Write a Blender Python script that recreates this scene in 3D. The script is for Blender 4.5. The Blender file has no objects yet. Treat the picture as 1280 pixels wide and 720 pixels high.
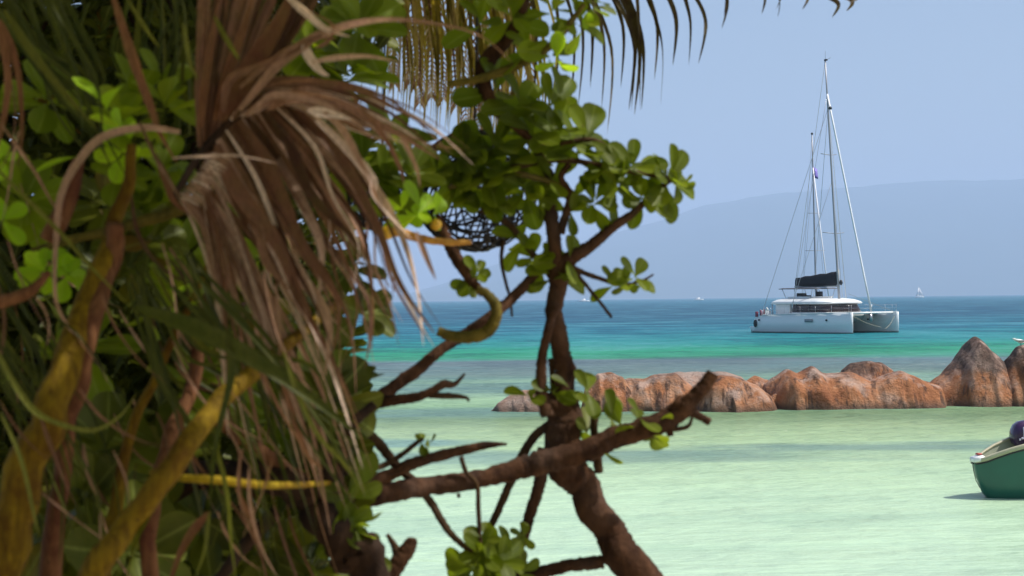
import bpy, math, random
from mathutils import Vector, noise as mn
R = random.Random(7)
S = bpy.context.scene
COL = S.collection
V = Vector

# ------------------------------------------------------------------ camera
F = 2133.0                      # focal length in photo pixels (60 mm on 36 mm)
CAMZ = 3.0
PITCH = 14.6 / F
ROLL = 0.0107
C0 = V((0, 0, CAMZ))
fw = V((0, math.cos(PITCH), math.sin(PITCH)))
up0 = V((0, -math.sin(PITCH), math.cos(PITCH)))
rt0 = V((1, 0, 0))
rt = rt0 * math.cos(ROLL) - up0 * math.sin(ROLL)
up = up0 * math.cos(ROLL) + rt0 * math.sin(ROLL)

def P(px, py, d):
    return C0 + (fw + rt * ((px - 640) / F) + up * ((360 - py) / F)) * d

def W(px, py, z=0.0):
    dr = fw + rt * ((px - 640) / F) + up * ((360 - py) / F)
    return C0 + dr * ((z - CAMZ) / dr.z)

cam = bpy.data.cameras.new('camera')
co = bpy.data.objects.new('camera', cam)
COL.objects.link(co)
from mathutils import Matrix
m = Matrix((rt, up, -fw)).transposed().to_4x4()
m.translation = C0
co.matrix_world = m
cam.sensor_width = 36
cam.lens = 60
cam.clip_start = 0.1
cam.clip_end = 40000
cam.dof.use_dof = True
cam.dof.focus_distance = 70
cam.dof.aperture_fstop = 6.3
S.camera = co

# ------------------------------------------------------------------ light
SUN = V((0.56, -0.04, 0.84)).normalized()
world = bpy.data.worlds.new("World")
S.world = world
world.use_nodes = True
nt = world.node_tree
sky = nt.nodes.new('ShaderNodeTexSky')
sky.sky_type = 'NISHITA'
sky.sun_disc = False
sky.sun_elevation = math.asin(SUN.z)
sky.sun_rotation = math.atan2(SUN.x, SUN.y)
sky.air_density = 1.0
sky.dust_density = 3.0
sky.ozone_density = 1.0
bg = nt.nodes['Background']
nt.links.new(sky.outputs[0], bg.inputs[0])
bg.inputs[1].default_value = 0.125
sl = bpy.data.lights.new('sun', 'SUN')
sl.energy = 4.8
sl.angle = math.radians(0.55)
sl.color = (1.0, 0.95, 0.87)
so = bpy.data.objects.new('sun', sl)
COL.objects.link(so)
so.rotation_euler = SUN.to_track_quat('Z', 'Y').to_euler()
so.location = (0, 0, 50)

S.view_settings.view_transform = 'Standard'
S.view_settings.look = 'None'
S.view_settings.gamma = 1
S.view_settings.exposure = 0.2
S.view_settings.use_curve_mapping = False
S.render.engine = 'CYCLES'
cy = S.cycles
cy.use_denoising = True
cy.denoiser = 'OPENIMAGEDENOISE'
cy.max_bounces = 7
cy.diffuse_bounces = 3
cy.glossy_bounces = 3
cy.transmission_bounces = 4
cy.transparent_max_bounces = 6
cy.volume_bounces = 1
cy.sample_clamp_indirect = 6
cy.caustics_reflective = False
cy.caustics_refractive = False

# ------------------------------------------------------------------ materials
class NT:
    def __init__(s, name):
        s.m = bpy.data.materials.new(name)
        s.m.use_nodes = True
        s.t = s.m.node_tree
        s.b = s.t.nodes['Principled BSDF']
        s.out = s.t.nodes['Material Output']
    def n(s, typ, **kw):
        x = s.t.nodes.new('ShaderNode' + typ)
        for k, v in kw.items():
            if k.startswith('i_'):
                key = k[2:].replace('_', ' ')
                x.inputs[int(key) if key.isdigit() else key].default_value = v
            else:
                setattr(x, k, v)
        return x
    def l(s, a, b):
        s.t.links.new(a, b)
    def noise(s, vec, scale, detail=4, rough=0.55):
        x = s.n('TexNoise')
        x.inputs['Scale'].default_value = scale
        x.inputs['Detail'].default_value = detail
        x.inputs['Roughness'].default_value = rough
        if vec: s.l(vec, x.inputs['Vector'])
        return x.outputs[0]
    def ramp(s, fac, stops, interp='LINEAR'):
        x = s.n('ValToRGB')
        x.color_ramp.interpolation = interp
        e = x.color_ramp.elements
        while len(e) < len(stops): e.new(0.5)
        for el, (p, c) in zip(e, stops):
            el.position = p
            if isinstance(c, (int, float)): c = (c, c, c)
            el.color = tuple(c) + (1,)
        s.l(fac, x.inputs[0])
        return x.outputs[0]
    def mix(s, fac, a, b, mode='MIX'):
        x = s.n('Mix', data_type='RGBA', blend_type=mode)
        for sock, val in ((x.inputs[0], fac), (x.inputs[6], a), (x.inputs[7], b)):
            if isinstance(val, bpy.types.NodeSocket): s.l(val, sock)
            elif isinstance(val, (int, float)):
                sock.default_value = val if sock == x.inputs[0] else (val, val, val, 1)
            else: sock.default_value = tuple(val) + (1,)
        return x.outputs[2]
    def math(s, op, a, b=0.0, c=None, clamp=False):
        x = s.n('Math', operation=op, use_clamp=clamp)
        for i, val in enumerate((a, b, c)):
            if val is None: continue
            if isinstance(val, bpy.types.NodeSocket): s.l(val, x.inputs[i])
            else: x.inputs[i].default_value = val
        return x.outputs[0]
    def mapping(s, vec, scale=(1, 1, 1), loc=(0, 0, 0)):
        x = s.n('Mapping')
        x.inputs['Scale'].default_value = scale
        x.inputs['Location'].default_value = loc
        s.l(vec, x.inputs['Vector'])
        return x.outputs[0]
    def bump(s, h, strength, dist, normal=None):
        x = s.n('Bump')
        x.inputs['Strength'].default_value = strength
        x.inputs['Distance'].default_value = dist
        s.l(h, x.inputs['Height'])
        if normal: s.l(normal, x.inputs['Normal'])
        return x.outputs[0]
    def attr(s, name='var'):
        x = s.n('Attribute', attribute_name=name)
        return x.outputs['Fac']
    def pos(s):
        return s.n('NewGeometry').outputs['Position']
    def obj(s):
        return s.n('TexCoord').outputs['Object']

def set_in(b, col=None, rough=None, spec=None, metal=None):
    if col is not None: b.inputs['Base Color'].default_value = tuple(col) + (1,)
    if rough is not None: b.inputs['Roughness'].default_value = rough
    if spec is not None: b.inputs['Specular IOR Level'].default_value = spec
    if metal is not None: b.inputs['Metallic'].default_value = metal

def plain(name, col, rough=0.5, spec=0.5, metal=0, var=0.15, scale=3.0):
    a = NT(name)
    n = a.noise(a.obj(), scale, 5)
    c = a.mix(n, tuple(x * (1 - var) for x in col), tuple(min(1, x * (1 + var)) for x in col))
    a.l(c, a.b.inputs['Base Color'])
    set_in(a.b, None, rough, spec, metal)
    return a.m

def leafmat(name, stops, trans=(0.25, 0.42, 0.03), tfac=0.4, rough=0.38):
    a = NT(name)
    v = a.attr()
    n = a.noise(a.pos(), 22, 3)
    c = a.ramp(v, stops)
    c = a.mix(a.ramp(n, [(0.35, 0.0), (0.75, 0.55)]), c, a.mix(0.5, c, (0.16, 0.15, 0.03)))
    if name.startswith('leaf'):
        rib = a.attr('rib')
        c = a.mix(a.ramp(rib, [(0.78, 0.0), (0.93, 0.55)]), c, (0.20, 0.24, 0.05))
        sp = a.noise(a.mapping(a.pos(), (1, 1, 1), (2, 5, 1)), 55, 2, 0.5)
        c = a.mix(a.ramp(sp, [(0.70, 0.0), (0.76, 0.7)]), c, (0.10, 0.055, 0.015))
    else:
        fib = a.noise(a.mapping(a.pos(), (1, 1, 0.25)), 160, 4, 0.7)
        c = a.mix(a.ramp(fib, [(0.38, 0.6), (0.58, 0.0)]), c, a.mix(1.0, c, (0.45, 0.42, 0.40), 'MULTIPLY'))
    a.l(c, a.b.inputs['Base Color'])
    set_in(a.b, None, rough + .12, 0.2)
    a.l(a.bump(a.noise(a.pos(), 60, 2), 0.3, 0.004), a.b.inputs['Normal'])
    tr = a.n('BsdfTranslucent')
    a.l(a.mix(0.55, a.mix(1.0, c, (3.2, 3.0, 2.0), 'MULTIPLY'), trans), tr.inputs[0])
    mx = a.n('MixShader')
    mx.inputs[0].default_value = tfac
    a.l(a.b.outputs[0], mx.inputs[1]); a.l(tr.outputs[0], mx.inputs[2])
    a.l(mx.outputs[0], a.out.inputs[0])
    return a.m

def barkmat(name, c1, c2, scale=18, rough=0.85, bs=0.8):
    a = NT(name)
    n = a.noise(a.mapping(a.pos(), (1, 1, 0.5)), scale, 8, 0.65)
    n2 = a.noise(a.pos(), 4, 3)
    c = a.mix(a.ramp(n, [(0.35, 0.0), (0.65, 1.0)]), c1, c2)
    c = a.mix(a.ramp(n2, [(0.5, 0.0), (0.7, 0.5)]), c, tuple(x * 0.8 + 0.04 for x in c2))
    a.l(c, a.b.inputs['Base Color'])
    set_in(a.b, None, rough, 0.10)
    n3 = a.noise(a.pos(), scale * 3.5, 4, 0.7)
    a.l(a.bump(a.math('ADD', n, a.math('MULTIPLY', n3, 0.5)), bs, 0.02), a.b.inputs['Normal'])
    return a.m

def stalkmat(name, c1, c2):
    a = NT(name)
    p = a.pos()
    n = a.noise(a.mapping(p, (1, 1, 0.12)), 70, 5, 0.7)
    n2 = a.noise(p, 6, 6, 0.7)
    n3 = a.noise(a.mapping(p, (1, 1, 1), (4, 4, 4)), 38, 3, 0.6)
    c = a.mix(a.ramp(n, [(0.35, 0.0), (0.65, 1.0)]), c1, c2)
    c = a.mix(a.ramp(n2, [(0.48, 0.0), (0.62, 0.75)]), c, (c1[0] * 0.8, c1[1] * 0.5, c1[2] * 0.8))
    c = a.mix(a.ramp(n3, [(0.66, 0.0), (0.72, 0.8)]), c, (0.02, 0.012, 0.006))
    a.l(c, a.b.inputs['Base Color']); set_in(a.b, None, 0.75, 0.12)
    a.l(a.bump(a.math('ADD', n, n2), 0.5, 0.01), a.b.inputs['Normal'])
    return a.m

M = {}
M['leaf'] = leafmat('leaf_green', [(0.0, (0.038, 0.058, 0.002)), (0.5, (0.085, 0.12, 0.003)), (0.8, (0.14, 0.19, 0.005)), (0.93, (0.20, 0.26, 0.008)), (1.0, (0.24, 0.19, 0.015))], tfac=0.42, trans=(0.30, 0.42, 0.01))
M['leaf_shaded'] = leafmat('leaf_shaded', [(0.0, (0.016, 0.024, 0.001)), (0.6, (0.050, 0.066, 0.002)), (0.9, (0.10, 0.115, 0.004)), (1.0, (0.18, 0.09, 0.014))], trans=(0.08, 0.11, 0.004), tfac=0.2)  # leaves in the dim thicket, shade put into a darker green
M['leaf_sunlit'] = leafmat('leaf_sunlit', [(0.0, (0.14, 0.26, 0.006)), (0.6, (0.25, 0.42, 0.010)), (1.0, (0.42, 0.52, 0.03))], trans=(0.62, 0.85, 0.03), tfac=0.5)  # leaves caught by the sun, brightness painted into the colour
M['leaf_canopy'] = leafmat('leaf_canopy', [(0.0, (0.05, 0.08, 0.005)), (1.0, (0.12, 0.15, 0.01))], trans=(0.75, 0.72, 0.06), tfac=0.55)  # crown of the added unseen tree; translucence warms the light below
M['palm_green'] = leafmat('palm_green', [(0.0, (0.016, 0.022, 0.001)), (0.5, (0.045, 0.055, 0.003)), (0.85, (0.11, 0.11, 0.006)), (1.0, (0.18, 0.19, 0.03))], trans=(0.12, 0.18, 0.015), tfac=0.22)
M['palm_yellow'] = leafmat('palm_yellow', [(0.0, (0.03, 0.022, 0.008)), (0.4, (0.12, 0.10, 0.015)), (0.7, (0.26, 0.2, 0.02)), (1.0, (0.42, 0.32, 0.2))], trans=(0.5, 0.36, 0.04), tfac=0.35, rough=0.5)
M['palm_dead'] = leafmat('palm_dead', [(0.0, (0.045, 0.017, 0.010)), (0.4, (0.22, 0.105, 0.065)), (0.75, (0.46, 0.28, 0.20)), (1.0, (0.80, 0.64, 0.54))], trans=(0.26, 0.12, 0.06), tfac=0.2, rough=0.55)
M['palm_rust'] = leafmat('palm_rust', [(0.0, (0.09, 0.034, 0.016)), (1.0, (0.28, 0.13, 0.07))], trans=(0.35, 0.1, 0.03), tfac=0.2, rough=0.6)
M['palm_far'] = leafmat('palm_far', [(0.0, (0.03, 0.018, 0.010)), (0.6, (0.06, 0.04, 0.02)), (1.0, (0.12, 0.08, 0.03))], trans=(0.1, 0.07, 0.02), tfac=0.15, rough=0.5)
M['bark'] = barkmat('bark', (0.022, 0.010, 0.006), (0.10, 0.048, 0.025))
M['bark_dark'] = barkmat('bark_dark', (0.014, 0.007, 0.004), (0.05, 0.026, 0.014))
M['twig'] = barkmat('twig', (0.035, 0.018, 0.01), (0.10, 0.058, 0.028), 40)
M['stem_green'] = barkmat('stem_green', (0.07, 0.06, 0.012), (0.16, 0.12, 0.022), 30, 0.6, 0.3)
M['petiole'] = stalkmat('petiole', (0.085, 0.048, 0.003), (0.22, 0.14, 0.007))
M['petiole_brown'] = stalkmat('petiole_brown', (0.085, 0.034, 0.014), (0.21, 0.095, 0.042))
M['petiole_yellow'] = stalkmat('petiole_yellow', (0.20, 0.13, 0.006), (0.36, 0.26, 0.012))
M['orange'] = barkmat('orange_twig', (0.4, 0.17, 0.03), (0.62, 0.34, 0.07), 60, 0.6, 0.3)
M['berry'] = plain('berry', (0.62, 0.36, 0.02), 0.35)
M['white'] = plain('white_gelcoat', (0.78, 0.80, 0.80), 0.25, 0.5, 0, 0.03, 0.8)
M['white_matte'] = plain('white_canvas', (0.82, 0.82, 0.84), 0.8, 0.2, 0, 0.05)
M['black'] = plain('dark_canvas', (0.022, 0.02, 0.026), 0.8, 0.2, 0, 0.3)
M['grey'] = plain('grey_canvas', (0.12, 0.12, 0.14), 0.7, 0.2)
M['alu'] = plain('aluminium', (0.30, 0.31, 0.34), 0.45, 0.5, 0.3, 0.06)
M['steel'] = plain('stainless', (0.45, 0.45, 0.47), 0.3, 0.5, 0.7, 0.05)
M['glass'] = plain('tinted_glass', (0.035, 0.016, 0.018), 0.08, 0.6, 0, 0.4, 0.7)
M['red'] = plain('red_paint', (0.35, 0.05, 0.03), 0.5)
M['rope'] = plain('rope', (0.32, 0.30, 0.22), 0.9)
M['dark'] = plain('black_rubber', (0.015, 0.013, 0.018), 0.5)
M['purple'] = plain('purple_cowl', (0.035, 0.012, 0.06), 0.18, 0.6, 0, 0.2)
M['decal'] = plain('white_decal', (0.8, 0.74, 0.86), 0.4, 0.4, 0, 0.03)
M['teal'] = plain('teal_paint', (0.012, 0.105, 0.075), 0.3, 0.5, 0, 0.25, 2.5)
M['cream'] = plain('cream_rail', (0.42, 0.40, 0.27), 0.55, 0.4, 0, 0.15, 5)
M['inner'] = plain('inner_hull', (0.34, 0.36, 0.27), 0.6, 0.3, 0, 0.2, 4)
M['lamp'] = plain('woven_black', (0.006, 0.005, 0.006), 0.6, 0.3)
M['bird'] = plain('bird_white', (0.8, 0.8, 0.78), 0.8)
M['bird_dark'] = plain('bird_dark', (0.03, 0.03, 0.03), 0.7)
M['towel'] = plain('red_towel', (0.35, 0.06, 0.09), 0.9, 0.2, 0, 0.5, 3)
M['skin'] = plain('skin', (0.3, 0.15, 0.09), 0.6)
M['blue_flag'] = plain('blue_flag', (0.22, 0.18, 0.55), 0.8)

# hull: antifoul line and faint green water stain near the waterline
a = NT('hull_gelcoat')
z = a.n('SeparateXYZ'); a.l(a.obj(), z.inputs[0])
n = a.noise(a.mapping(a.obj(), (0.3, 0.3, 2.0)), 1.5, 4)
c = a.mix(n, (0.80, 0.84, 0.84), (0.86, 0.88, 0.88))
c = a.mix(a.ramp(a.math('ADD', z.outputs[2], a.math('MULTIPLY', n, 0.12)), [(0.10, 1.0), (0.22, 0.0)]), c, (0.05, 0.10, 0.08))
a.l(c, a.b.inputs['Base Color']); set_in(a.b, None, 0.22, 0.5)
M['hull'] = a.m

# granite: orange body, dark weathered caps, pale patches on upward faces, running stains
def rockmat(name, pale):
    a = NT(name)
    p = a.pos()
    sx = a.n('SeparateXYZ'); a.l(p, sx.inputs[0])
    n1 = a.noise(p, 1.1, 8, 0.6)
    n2 = a.noise(a.mapping(p, (3.4, 2.0, 0.22)), 1.2, 6, 0.65)
    n3 = a.noise(a.mapping(p, (1, 1, 1), (9, 3, 5)), 9, 6, 0.75)
    c = a.ramp(n1, [(0.32, (0.24, 0.085, 0.032)), (0.46, (0.42, 0.17, 0.07)), (0.56, (0.50, 0.25, 0.135)), (0.68, (0.50, 0.34, 0.26))])
    c = a.mix(a.ramp(n2, [(0.53, 0.0), (0.62, 0.85)]), c, (0.075, 0.036, 0.024))
    c = a.mix(a.ramp(n3, [(0.30, 0.45), (0.44, 0.0)]), c, (0.07, 0.04, 0.03))
    nn = a.n('NewGeometry').outputs['Normal']
    sn = a.n('SeparateXYZ'); a.l(nn, sn.inputs[0])
    hgt = a.math('ADD', sx.outputs[2], a.math('MULTIPLY', a.math('SUBTRACT', n1, 0.5), 1.6))
    cap = a.ramp(a.math('MULTIPLY', hgt, 0.5), [(0.38, 0.0), (0.56, 1.0)])
    capc = a.mix(a.ramp(n3, [(0.42, 0.0), (0.60, 1.0)]), (0.05, 0.032, 0.026), (0.15, 0.095, 0.075))
    c = a.mix(a.math('MULTIPLY', cap, 0.92), c, capc)
    li = a.math('MULTIPLY', a.ramp(a.noise(a.mapping(p, (1, 1, 0.7), (3, 0, 2)), 1.6, 6, 0.7), [(0.50, 0.0), (0.62, 1.0)]),
                a.ramp(sn.outputs[2], [(0.25, 0.0), (0.75, 1.0)]))
    c = a.mix(a.math('MULTIPLY', li, 0.8), c, (0.52, 0.37, 0.30))
    if pale:
        c = a.mix(a.ramp(n3, [(0.3, 0.35), (0.6, 0.8)]), c, (0.42, 0.33, 0.28))
    wet = a.ramp(a.math('ADD', sx.outputs[2], a.math('MULTIPLY', n3, 0.10)), [(0.10, 0.75), (0.30, 0.0)])
    c = a.mix(wet, c, (0.09, 0.06, 0.045))
    a.l(c, a.b.inputs['Base Color'])
    set_in(a.b, None, 0.8, 0.3)
    h = a.math('ADD', a.noise(p, 3.0, 8, 0.7), a.math('MULTIPLY', a.noise(p, 16, 5, 0.7), 0.3))
    a.l(a.bump(h, 1.0, 0.22), a.b.inputs['Normal'])
    return a.m
M['rock'] = rockmat('granite', False)
M['rock_pale'] = rockmat('granite_pale', True)

# sea: depth colours as bands along distance, sea-grass patches, ripples as bump and painted streaks
def seamat():
    a = NT('sea_water')
    p = a.pos()
    s = a.n('SeparateXYZ'); a.l(p, s.inputs[0])
    wob = a.noise(a.mapping(p, (0.02, 0.07, 1)), 1.0, 4, 0.55)
    wob2 = a.noise(a.mapping(p, (0.12, 0.5, 1)), 1.0, 3, 0.5)
    dy = a.math('ADD', s.outputs[1], a.math('MULTIPLY', s.outputs[0], -0.02))
    f = a.math('ADD', 1.0, a.math('ADD', a.math('MULTIPLY', a.math('SUBTRACT', wob, 0.5), 0.20), a.math('MULTIPLY', a.math('SUBTRACT', wob2, 0.5), 0.05)))
    d = a.math('MULTIPLY', dy, f)
    k = 3 * F
    t = a.math('DIVIDE', a.math('LOGARITHM', a.math('DIVIDE', a.math('MAXIMUM', d, 10.0), 15.0), math.e), math.log(3000 / 15))
    def T(py): return max(0, math.log(k / (py - 372.5) / 15) / math.log(3000 / 15))
    st = [(720, (0.435, 0.60, 0.43)), (620, (0.415, 0.58, 0.395)), (560, (0.345, 0.49, 0.29)), (535, (0.27, 0.38, 0.21)), (520, (0.15, 0.235, 0.125)),
          (506, (0.20, 0.34, 0.19)), (496, (0.31, 0.47, 0.28)), (484, (0.14, 0.24, 0.20)), (474, (0.20, 0.33, 0.23)), (464, (0.125, 0.19, 0.18)),
          (451, (0.115, 0.165, 0.185)), (446, (0.04, 0.25, 0.14)), (438, (0.020, 0.27, 0.15)), (426, (0.016, 0.22, 0.23)), (412, (0.014, 0.15, 0.215)),
          (396, (0.018, 0.098, 0.165)), (385, (0.018, 0.10, 0.165)), (378, (0.022, 0.13, 0.195))]
    ra = a.ramp(t, [(min(0.999, T(y)), c) for y, c in st])
    # sea-grass / ripple-darkened patches on the near sand
    pt = a.noise(a.mapping(p, (0.035, 0.16, 1), (4.1, 0.3, 0)), 1.0, 5, 0.6)
    m1 = a.ramp(pt, [(0.50, 0.0), (0.60, 1.0)])
    msk = a.math('MULTIPLY', m1, a.ramp(a.math('DIVIDE', s.outputs[1], 100), [(0.27, 0.0), (0.33, 0.9), (0.7, 0.7), (0.78, 0.0)]))
    c = a.mix(a.math('MULTIPLY', msk, 0.75), ra, (0.10, 0.19, 0.19))
    # named dark patch to the left, seen between the branches
    cx = a.math('DIVIDE', a.math('ADD', s.outputs[0], 2.9), 3.4)
    cyy = a.math('DIVIDE', a.math('SUBTRACT', s.outputs[1], 36.0), 2.0)
    rr = a.math('ADD', a.math('MULTIPLY', cx, cx), a.math('MULTIPLY', cyy, cyy))
    rr = a.math('ADD', rr, a.math('MULTIPLY', wob2, 0.9))
    c = a.mix(a.ramp(rr, [(0.55, 0.7), (1.35, 0.0)]), c, (0.13, 0.25, 0.25))
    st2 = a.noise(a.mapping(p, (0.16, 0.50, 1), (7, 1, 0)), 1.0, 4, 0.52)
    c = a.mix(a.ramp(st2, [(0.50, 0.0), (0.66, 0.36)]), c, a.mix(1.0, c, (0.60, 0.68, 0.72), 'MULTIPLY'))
    st3 = a.noise(a.mapping(p, (0.07, 0.06, 1), (2, 8, 0)), 1.0, 9, 0.78)  # light and dark of the far wave faces, painted into the colour
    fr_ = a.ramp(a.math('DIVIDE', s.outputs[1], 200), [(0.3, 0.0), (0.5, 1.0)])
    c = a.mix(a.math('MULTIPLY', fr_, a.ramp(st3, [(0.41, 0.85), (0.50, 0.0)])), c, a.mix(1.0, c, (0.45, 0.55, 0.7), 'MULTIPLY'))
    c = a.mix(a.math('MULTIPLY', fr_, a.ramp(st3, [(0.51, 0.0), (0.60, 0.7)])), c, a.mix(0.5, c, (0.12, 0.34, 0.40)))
    a.l(c, a.b.inputs['Base Color'])
    set_in(a.b, None, 0.18, 0.38)
    a.b.inputs['IOR'].default_value = 1.33
    n1 = a.noise(a.mapping(p, (1.0, 2.2, 1)), 0.55, 6, 0.62)
    n2 = a.noise(a.mapping(p, (1.2, 2.4, 1), (3, 9, 0)), 3.0, 4, 0.6)
    n3 = a.noise(a.mapping(p, (1.0, 1.8, 1), (3, 9, 0)), 0.14, 5, 0.6)
    far = a.math('DIVIDE', s.outputs[1], 60.0, clamp=True)
    h = a.math('ADD', a.math('MULTIPLY', n1, a.math('MULTIPLY_ADD', far, 0.50, 0.05)), a.math('MULTIPLY', n2, 0.014))
    h = a.math('ADD', h, a.math('MULTIPLY', n3, a.math('MULTIPLY', far, 2.0)))
    nb = a.bump(h, 0.9, 1.0)
    a.b.inputs['Specular IOR Level'].default_value = 0.0
    a.l(nb, a.b.inputs['Normal'])
    gl = a.n('BsdfGlossy'); gl.inputs['Roughness'].default_value = 0.14; a.l(nb, gl.inputs['Normal'])
    frs = a.n('Fresnel'); frs.inputs['IOR'].default_value = 1.33; a.l(nb, frs.inputs['Normal'])
    ms = a.n('MixShader'); a.l(a.math('MINIMUM', a.math('MULTIPLY', frs.outputs[0], 0.8), 0.32), ms.inputs[0])
    a.l(a.b.outputs[0], ms.inputs[1]); a.l(gl.outputs[0], ms.inputs[2]); a.l(ms.outputs[0], a.out.inputs[0])
    return a.m
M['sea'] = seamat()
a = NT('beach_sand')
c = a.mix(a.noise(a.pos(), 30, 6), (0.42, 0.34, 0.22), (0.62, 0.54, 0.40))
a.l(c, a.b.inputs['Base Color']); set_in(a.b, None, 0.95, 0.1)
a.l(a.bump(a.noise(a.pos(), 4, 8), 0.6, 0.15), a.b.inputs['Normal'])
M['sand'] = a.m
a = NT('hill_forest')
c = a.mix(a.noise(a.pos(), 0.004, 8, 0.7), (0.02, 0.045, 0.018), (0.07, 0.10, 0.05))
a.l(c, a.b.inputs['Base Color']); set_in(a.b, None, 0.95, 0.1)
M['hill'] = a.m

# ------------------------------------------------------------------ mesh helpers
ORG = {}
class MB:
    def __init__(s):
        s.v = []; s.f = []; s.a = []; s.rib = {}
    def add(s, verts, faces, var=0.5):
        b = len(s.v)
        s.v += [V(x) for x in verts]
        s.f += [tuple(b + i for i in f) for f in faces]
        if isinstance(var, (list, tuple)): s.a += list(var)
        else: s.a += [var] * len(verts)
    def tube(s, pts, rad, seg=8, var=0.5, rough=0.0, caps=True, flat=1.0):
        n = len(pts)
        if not isinstance(rad, (list, tuple)): rad = [rad] * n
        t = [(pts[min(i + 1, n - 1)] - pts[max(i - 1, 0)]).normalized() for i in range(n)]
        ref = V((0, 0, 1)) if abs(t[0].z) < 0.9 else V((1, 0, 0))
        nrm = t[0].cross(ref).normalized()
        vs = []; fs = []
        for i in range(n):
            nrm = (nrm - t[i] * nrm.dot(t[i])).normalized()
            bn = t[i].cross(nrm)
            for j in range(seg):
                an = 2 * math.pi * j / seg
                r = rad[i]
                if rough:
                    q = pts[i] + (nrm * math.cos(an) + bn * math.sin(an)) * r
                    r *= 1 + rough * (mn.noise(q * (0.8 / max(rad[i], 1e-4))) + 0.6 * mn.noise(q * (2.2 / max(rad[i], 1e-4))))
                vs.append(pts[i] + nrm * math.cos(an) * r + bn * math.sin(an) * r * flat)
        for i in range(n - 1):
            for j in range(seg):
                k = (j + 1) % seg
                fs.append((i * seg + j, i * seg + k, (i + 1) * seg + k, (i + 1) * seg + j))
        if caps:
            fs.append(tuple(range(seg))[::-1]); fs.append(tuple((n - 1) * seg + j for j in range(seg)))
        s.add(vs, fs, var)
    def box(s, x0, x1, y0, y1, z0, z1, var=0.5):
        s.add([(x0, y0, z0), (x1, y0, z0), (x1, y1, z0), (x0, y1, z0), (x0, y0, z1), (x1, y0, z1), (x1, y1, z1), (x0, y1, z1)],
              [(3, 2, 1, 0), (4, 5, 6, 7), (0, 1, 5, 4), (1, 2, 6, 5), (2, 3, 7, 6), (3, 0, 4, 7)], var)
    def loft(s, rings, closed=True, caps=True, var=0.5):
        n = len(rings[0]); vs = [p for r in rings for p in r]; fs = []
        for i in range(len(rings) - 1):
            for j in range(n if closed else n - 1):
                k = (j + 1) % n
                fs.append((i * n + j, i * n + k, (i + 1) * n + k, (i + 1) * n + j))
        if caps:
            fs.append(tuple(range(n))[::-1]); fs.append(tuple((len(rings) - 1) * n + j for j in range(n)))
        s.add(vs, fs, var)
    def ball(s, c, r, seg=10, var=0.5, sc=(1, 1, 1)):
        rings = []
        for i in range(seg // 2 + 1):
            ph = math.pi * (i + 0.001) / (seg // 2 + 0.002)
            rings.append([V(c) + V((math.sin(ph) * math.cos(2 * math.pi * j / seg) * r * sc[0], math.sin(ph) * math.sin(2 * math.pi * j / seg) * r * sc[1], math.cos(ph) * r * sc[2])) for j in range(seg)])
        s.loft(rings, True, True, var)
    def build(s, name, mat, parent=None, local=False, smooth=True, bevel=0):
        me = bpy.data.meshes.new(name)
        if parent is not None and not local:
            o0 = ORG[parent.name]
        elif parent is None and not local and getattr(s, 'org', None) is not None:
            o0 = s.org
        else: o0 = V((0, 0, 0))
        me.from_pydata([tuple(v - o0) for v in s.v], [], s.f)
        me.materials.append(mat)
        at = me.attributes.new('var', 'FLOAT', 'POINT')
        at.data.foreach_set('value', s.a)
        if s.rib:
            at = me.attributes.new('rib', 'FLOAT', 'POINT')
            at.data.foreach_set('value', [s.rib.get(i, 0.0) for i in range(len(s.v))])
        if smooth: me.polygons.foreach_set('use_smooth', [True] * len(me.polygons))
        me.update()
        o = bpy.data.objects.new(name, me)
        COL.objects.link(o)
        if bevel:
            b = o.modifiers.new('bevel', 'BEVEL'); b.width = bevel; b.segments = 2; b.limit_method = 'ANGLE'
        if parent is not None:
            o.parent = parent
            ORG[o.name] = ORG.get(parent.name, V((0, 0, 0)))
        else:
            o.location = o0
            ORG[o.name] = o0.copy()
        return o

def tag(o, label=None, cat=None, group=None, kind=None):
    if label: o['label'] = label
    if cat: o['category'] = cat
    if group: o['group'] = group
    if kind: o['kind'] = kind
    return o
def thing(name, loc, label, cat, group=None):
    o = bpy.data.objects.new(name, None)
    COL.objects.link(o); o.location = loc
    o.empty_display_size = 0.3
    ORG[o.name] = V(loc)
    return tag(o, label, cat, group)

def smooth_path(pts, step=5):
    """Catmull-Rom over tuples (any length)."""
    out = []
    n = len(pts)
    for i in range(n - 1):
        p0 = pts[max(i - 1, 0)]; p1 = pts[i]; p2 = pts[i + 1]; p3 = pts[min(i + 2, n - 1)]
        for k in range(step):
            t = k / step
            out.append(tuple(0.5 * (2 * b + (c - a_) * t + (2 * a_ - 5 * b + 4 * c - d) * t * t + (-a_ + 3 * b - 3 * c + d) * t ** 3) for a_, b, c, d in zip(p0, p1, p2, p3)))
    out.append(tuple(pts[-1]))
    return out

def pxtube(mb, pts, step=6, seg=9, rough=0.25, knots=0.0, var=0.5):
    """pts: (px, py, depth, radius_px) -> tube in the scene."""
    sp = smooth_path(pts, step)
    P3 = []; Rd = []
    for i, (x, y, d, r) in enumerate(sp):
        rr = max(0.3, r) * d / F
        if knots: rr *= 1 + knots * mn.noise(V((x * 0.03, y * 0.03, d)))
        P3.append(P(x, y, d) + V((mn.noise(V((x * .02, y * .02, 1))), mn.noise(V((x * .02, y * .02, 5))), 0)) * rr * 0.7)
        Rd.append(rr)
    mb.tube(P3, Rd, seg, var, rough)

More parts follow.
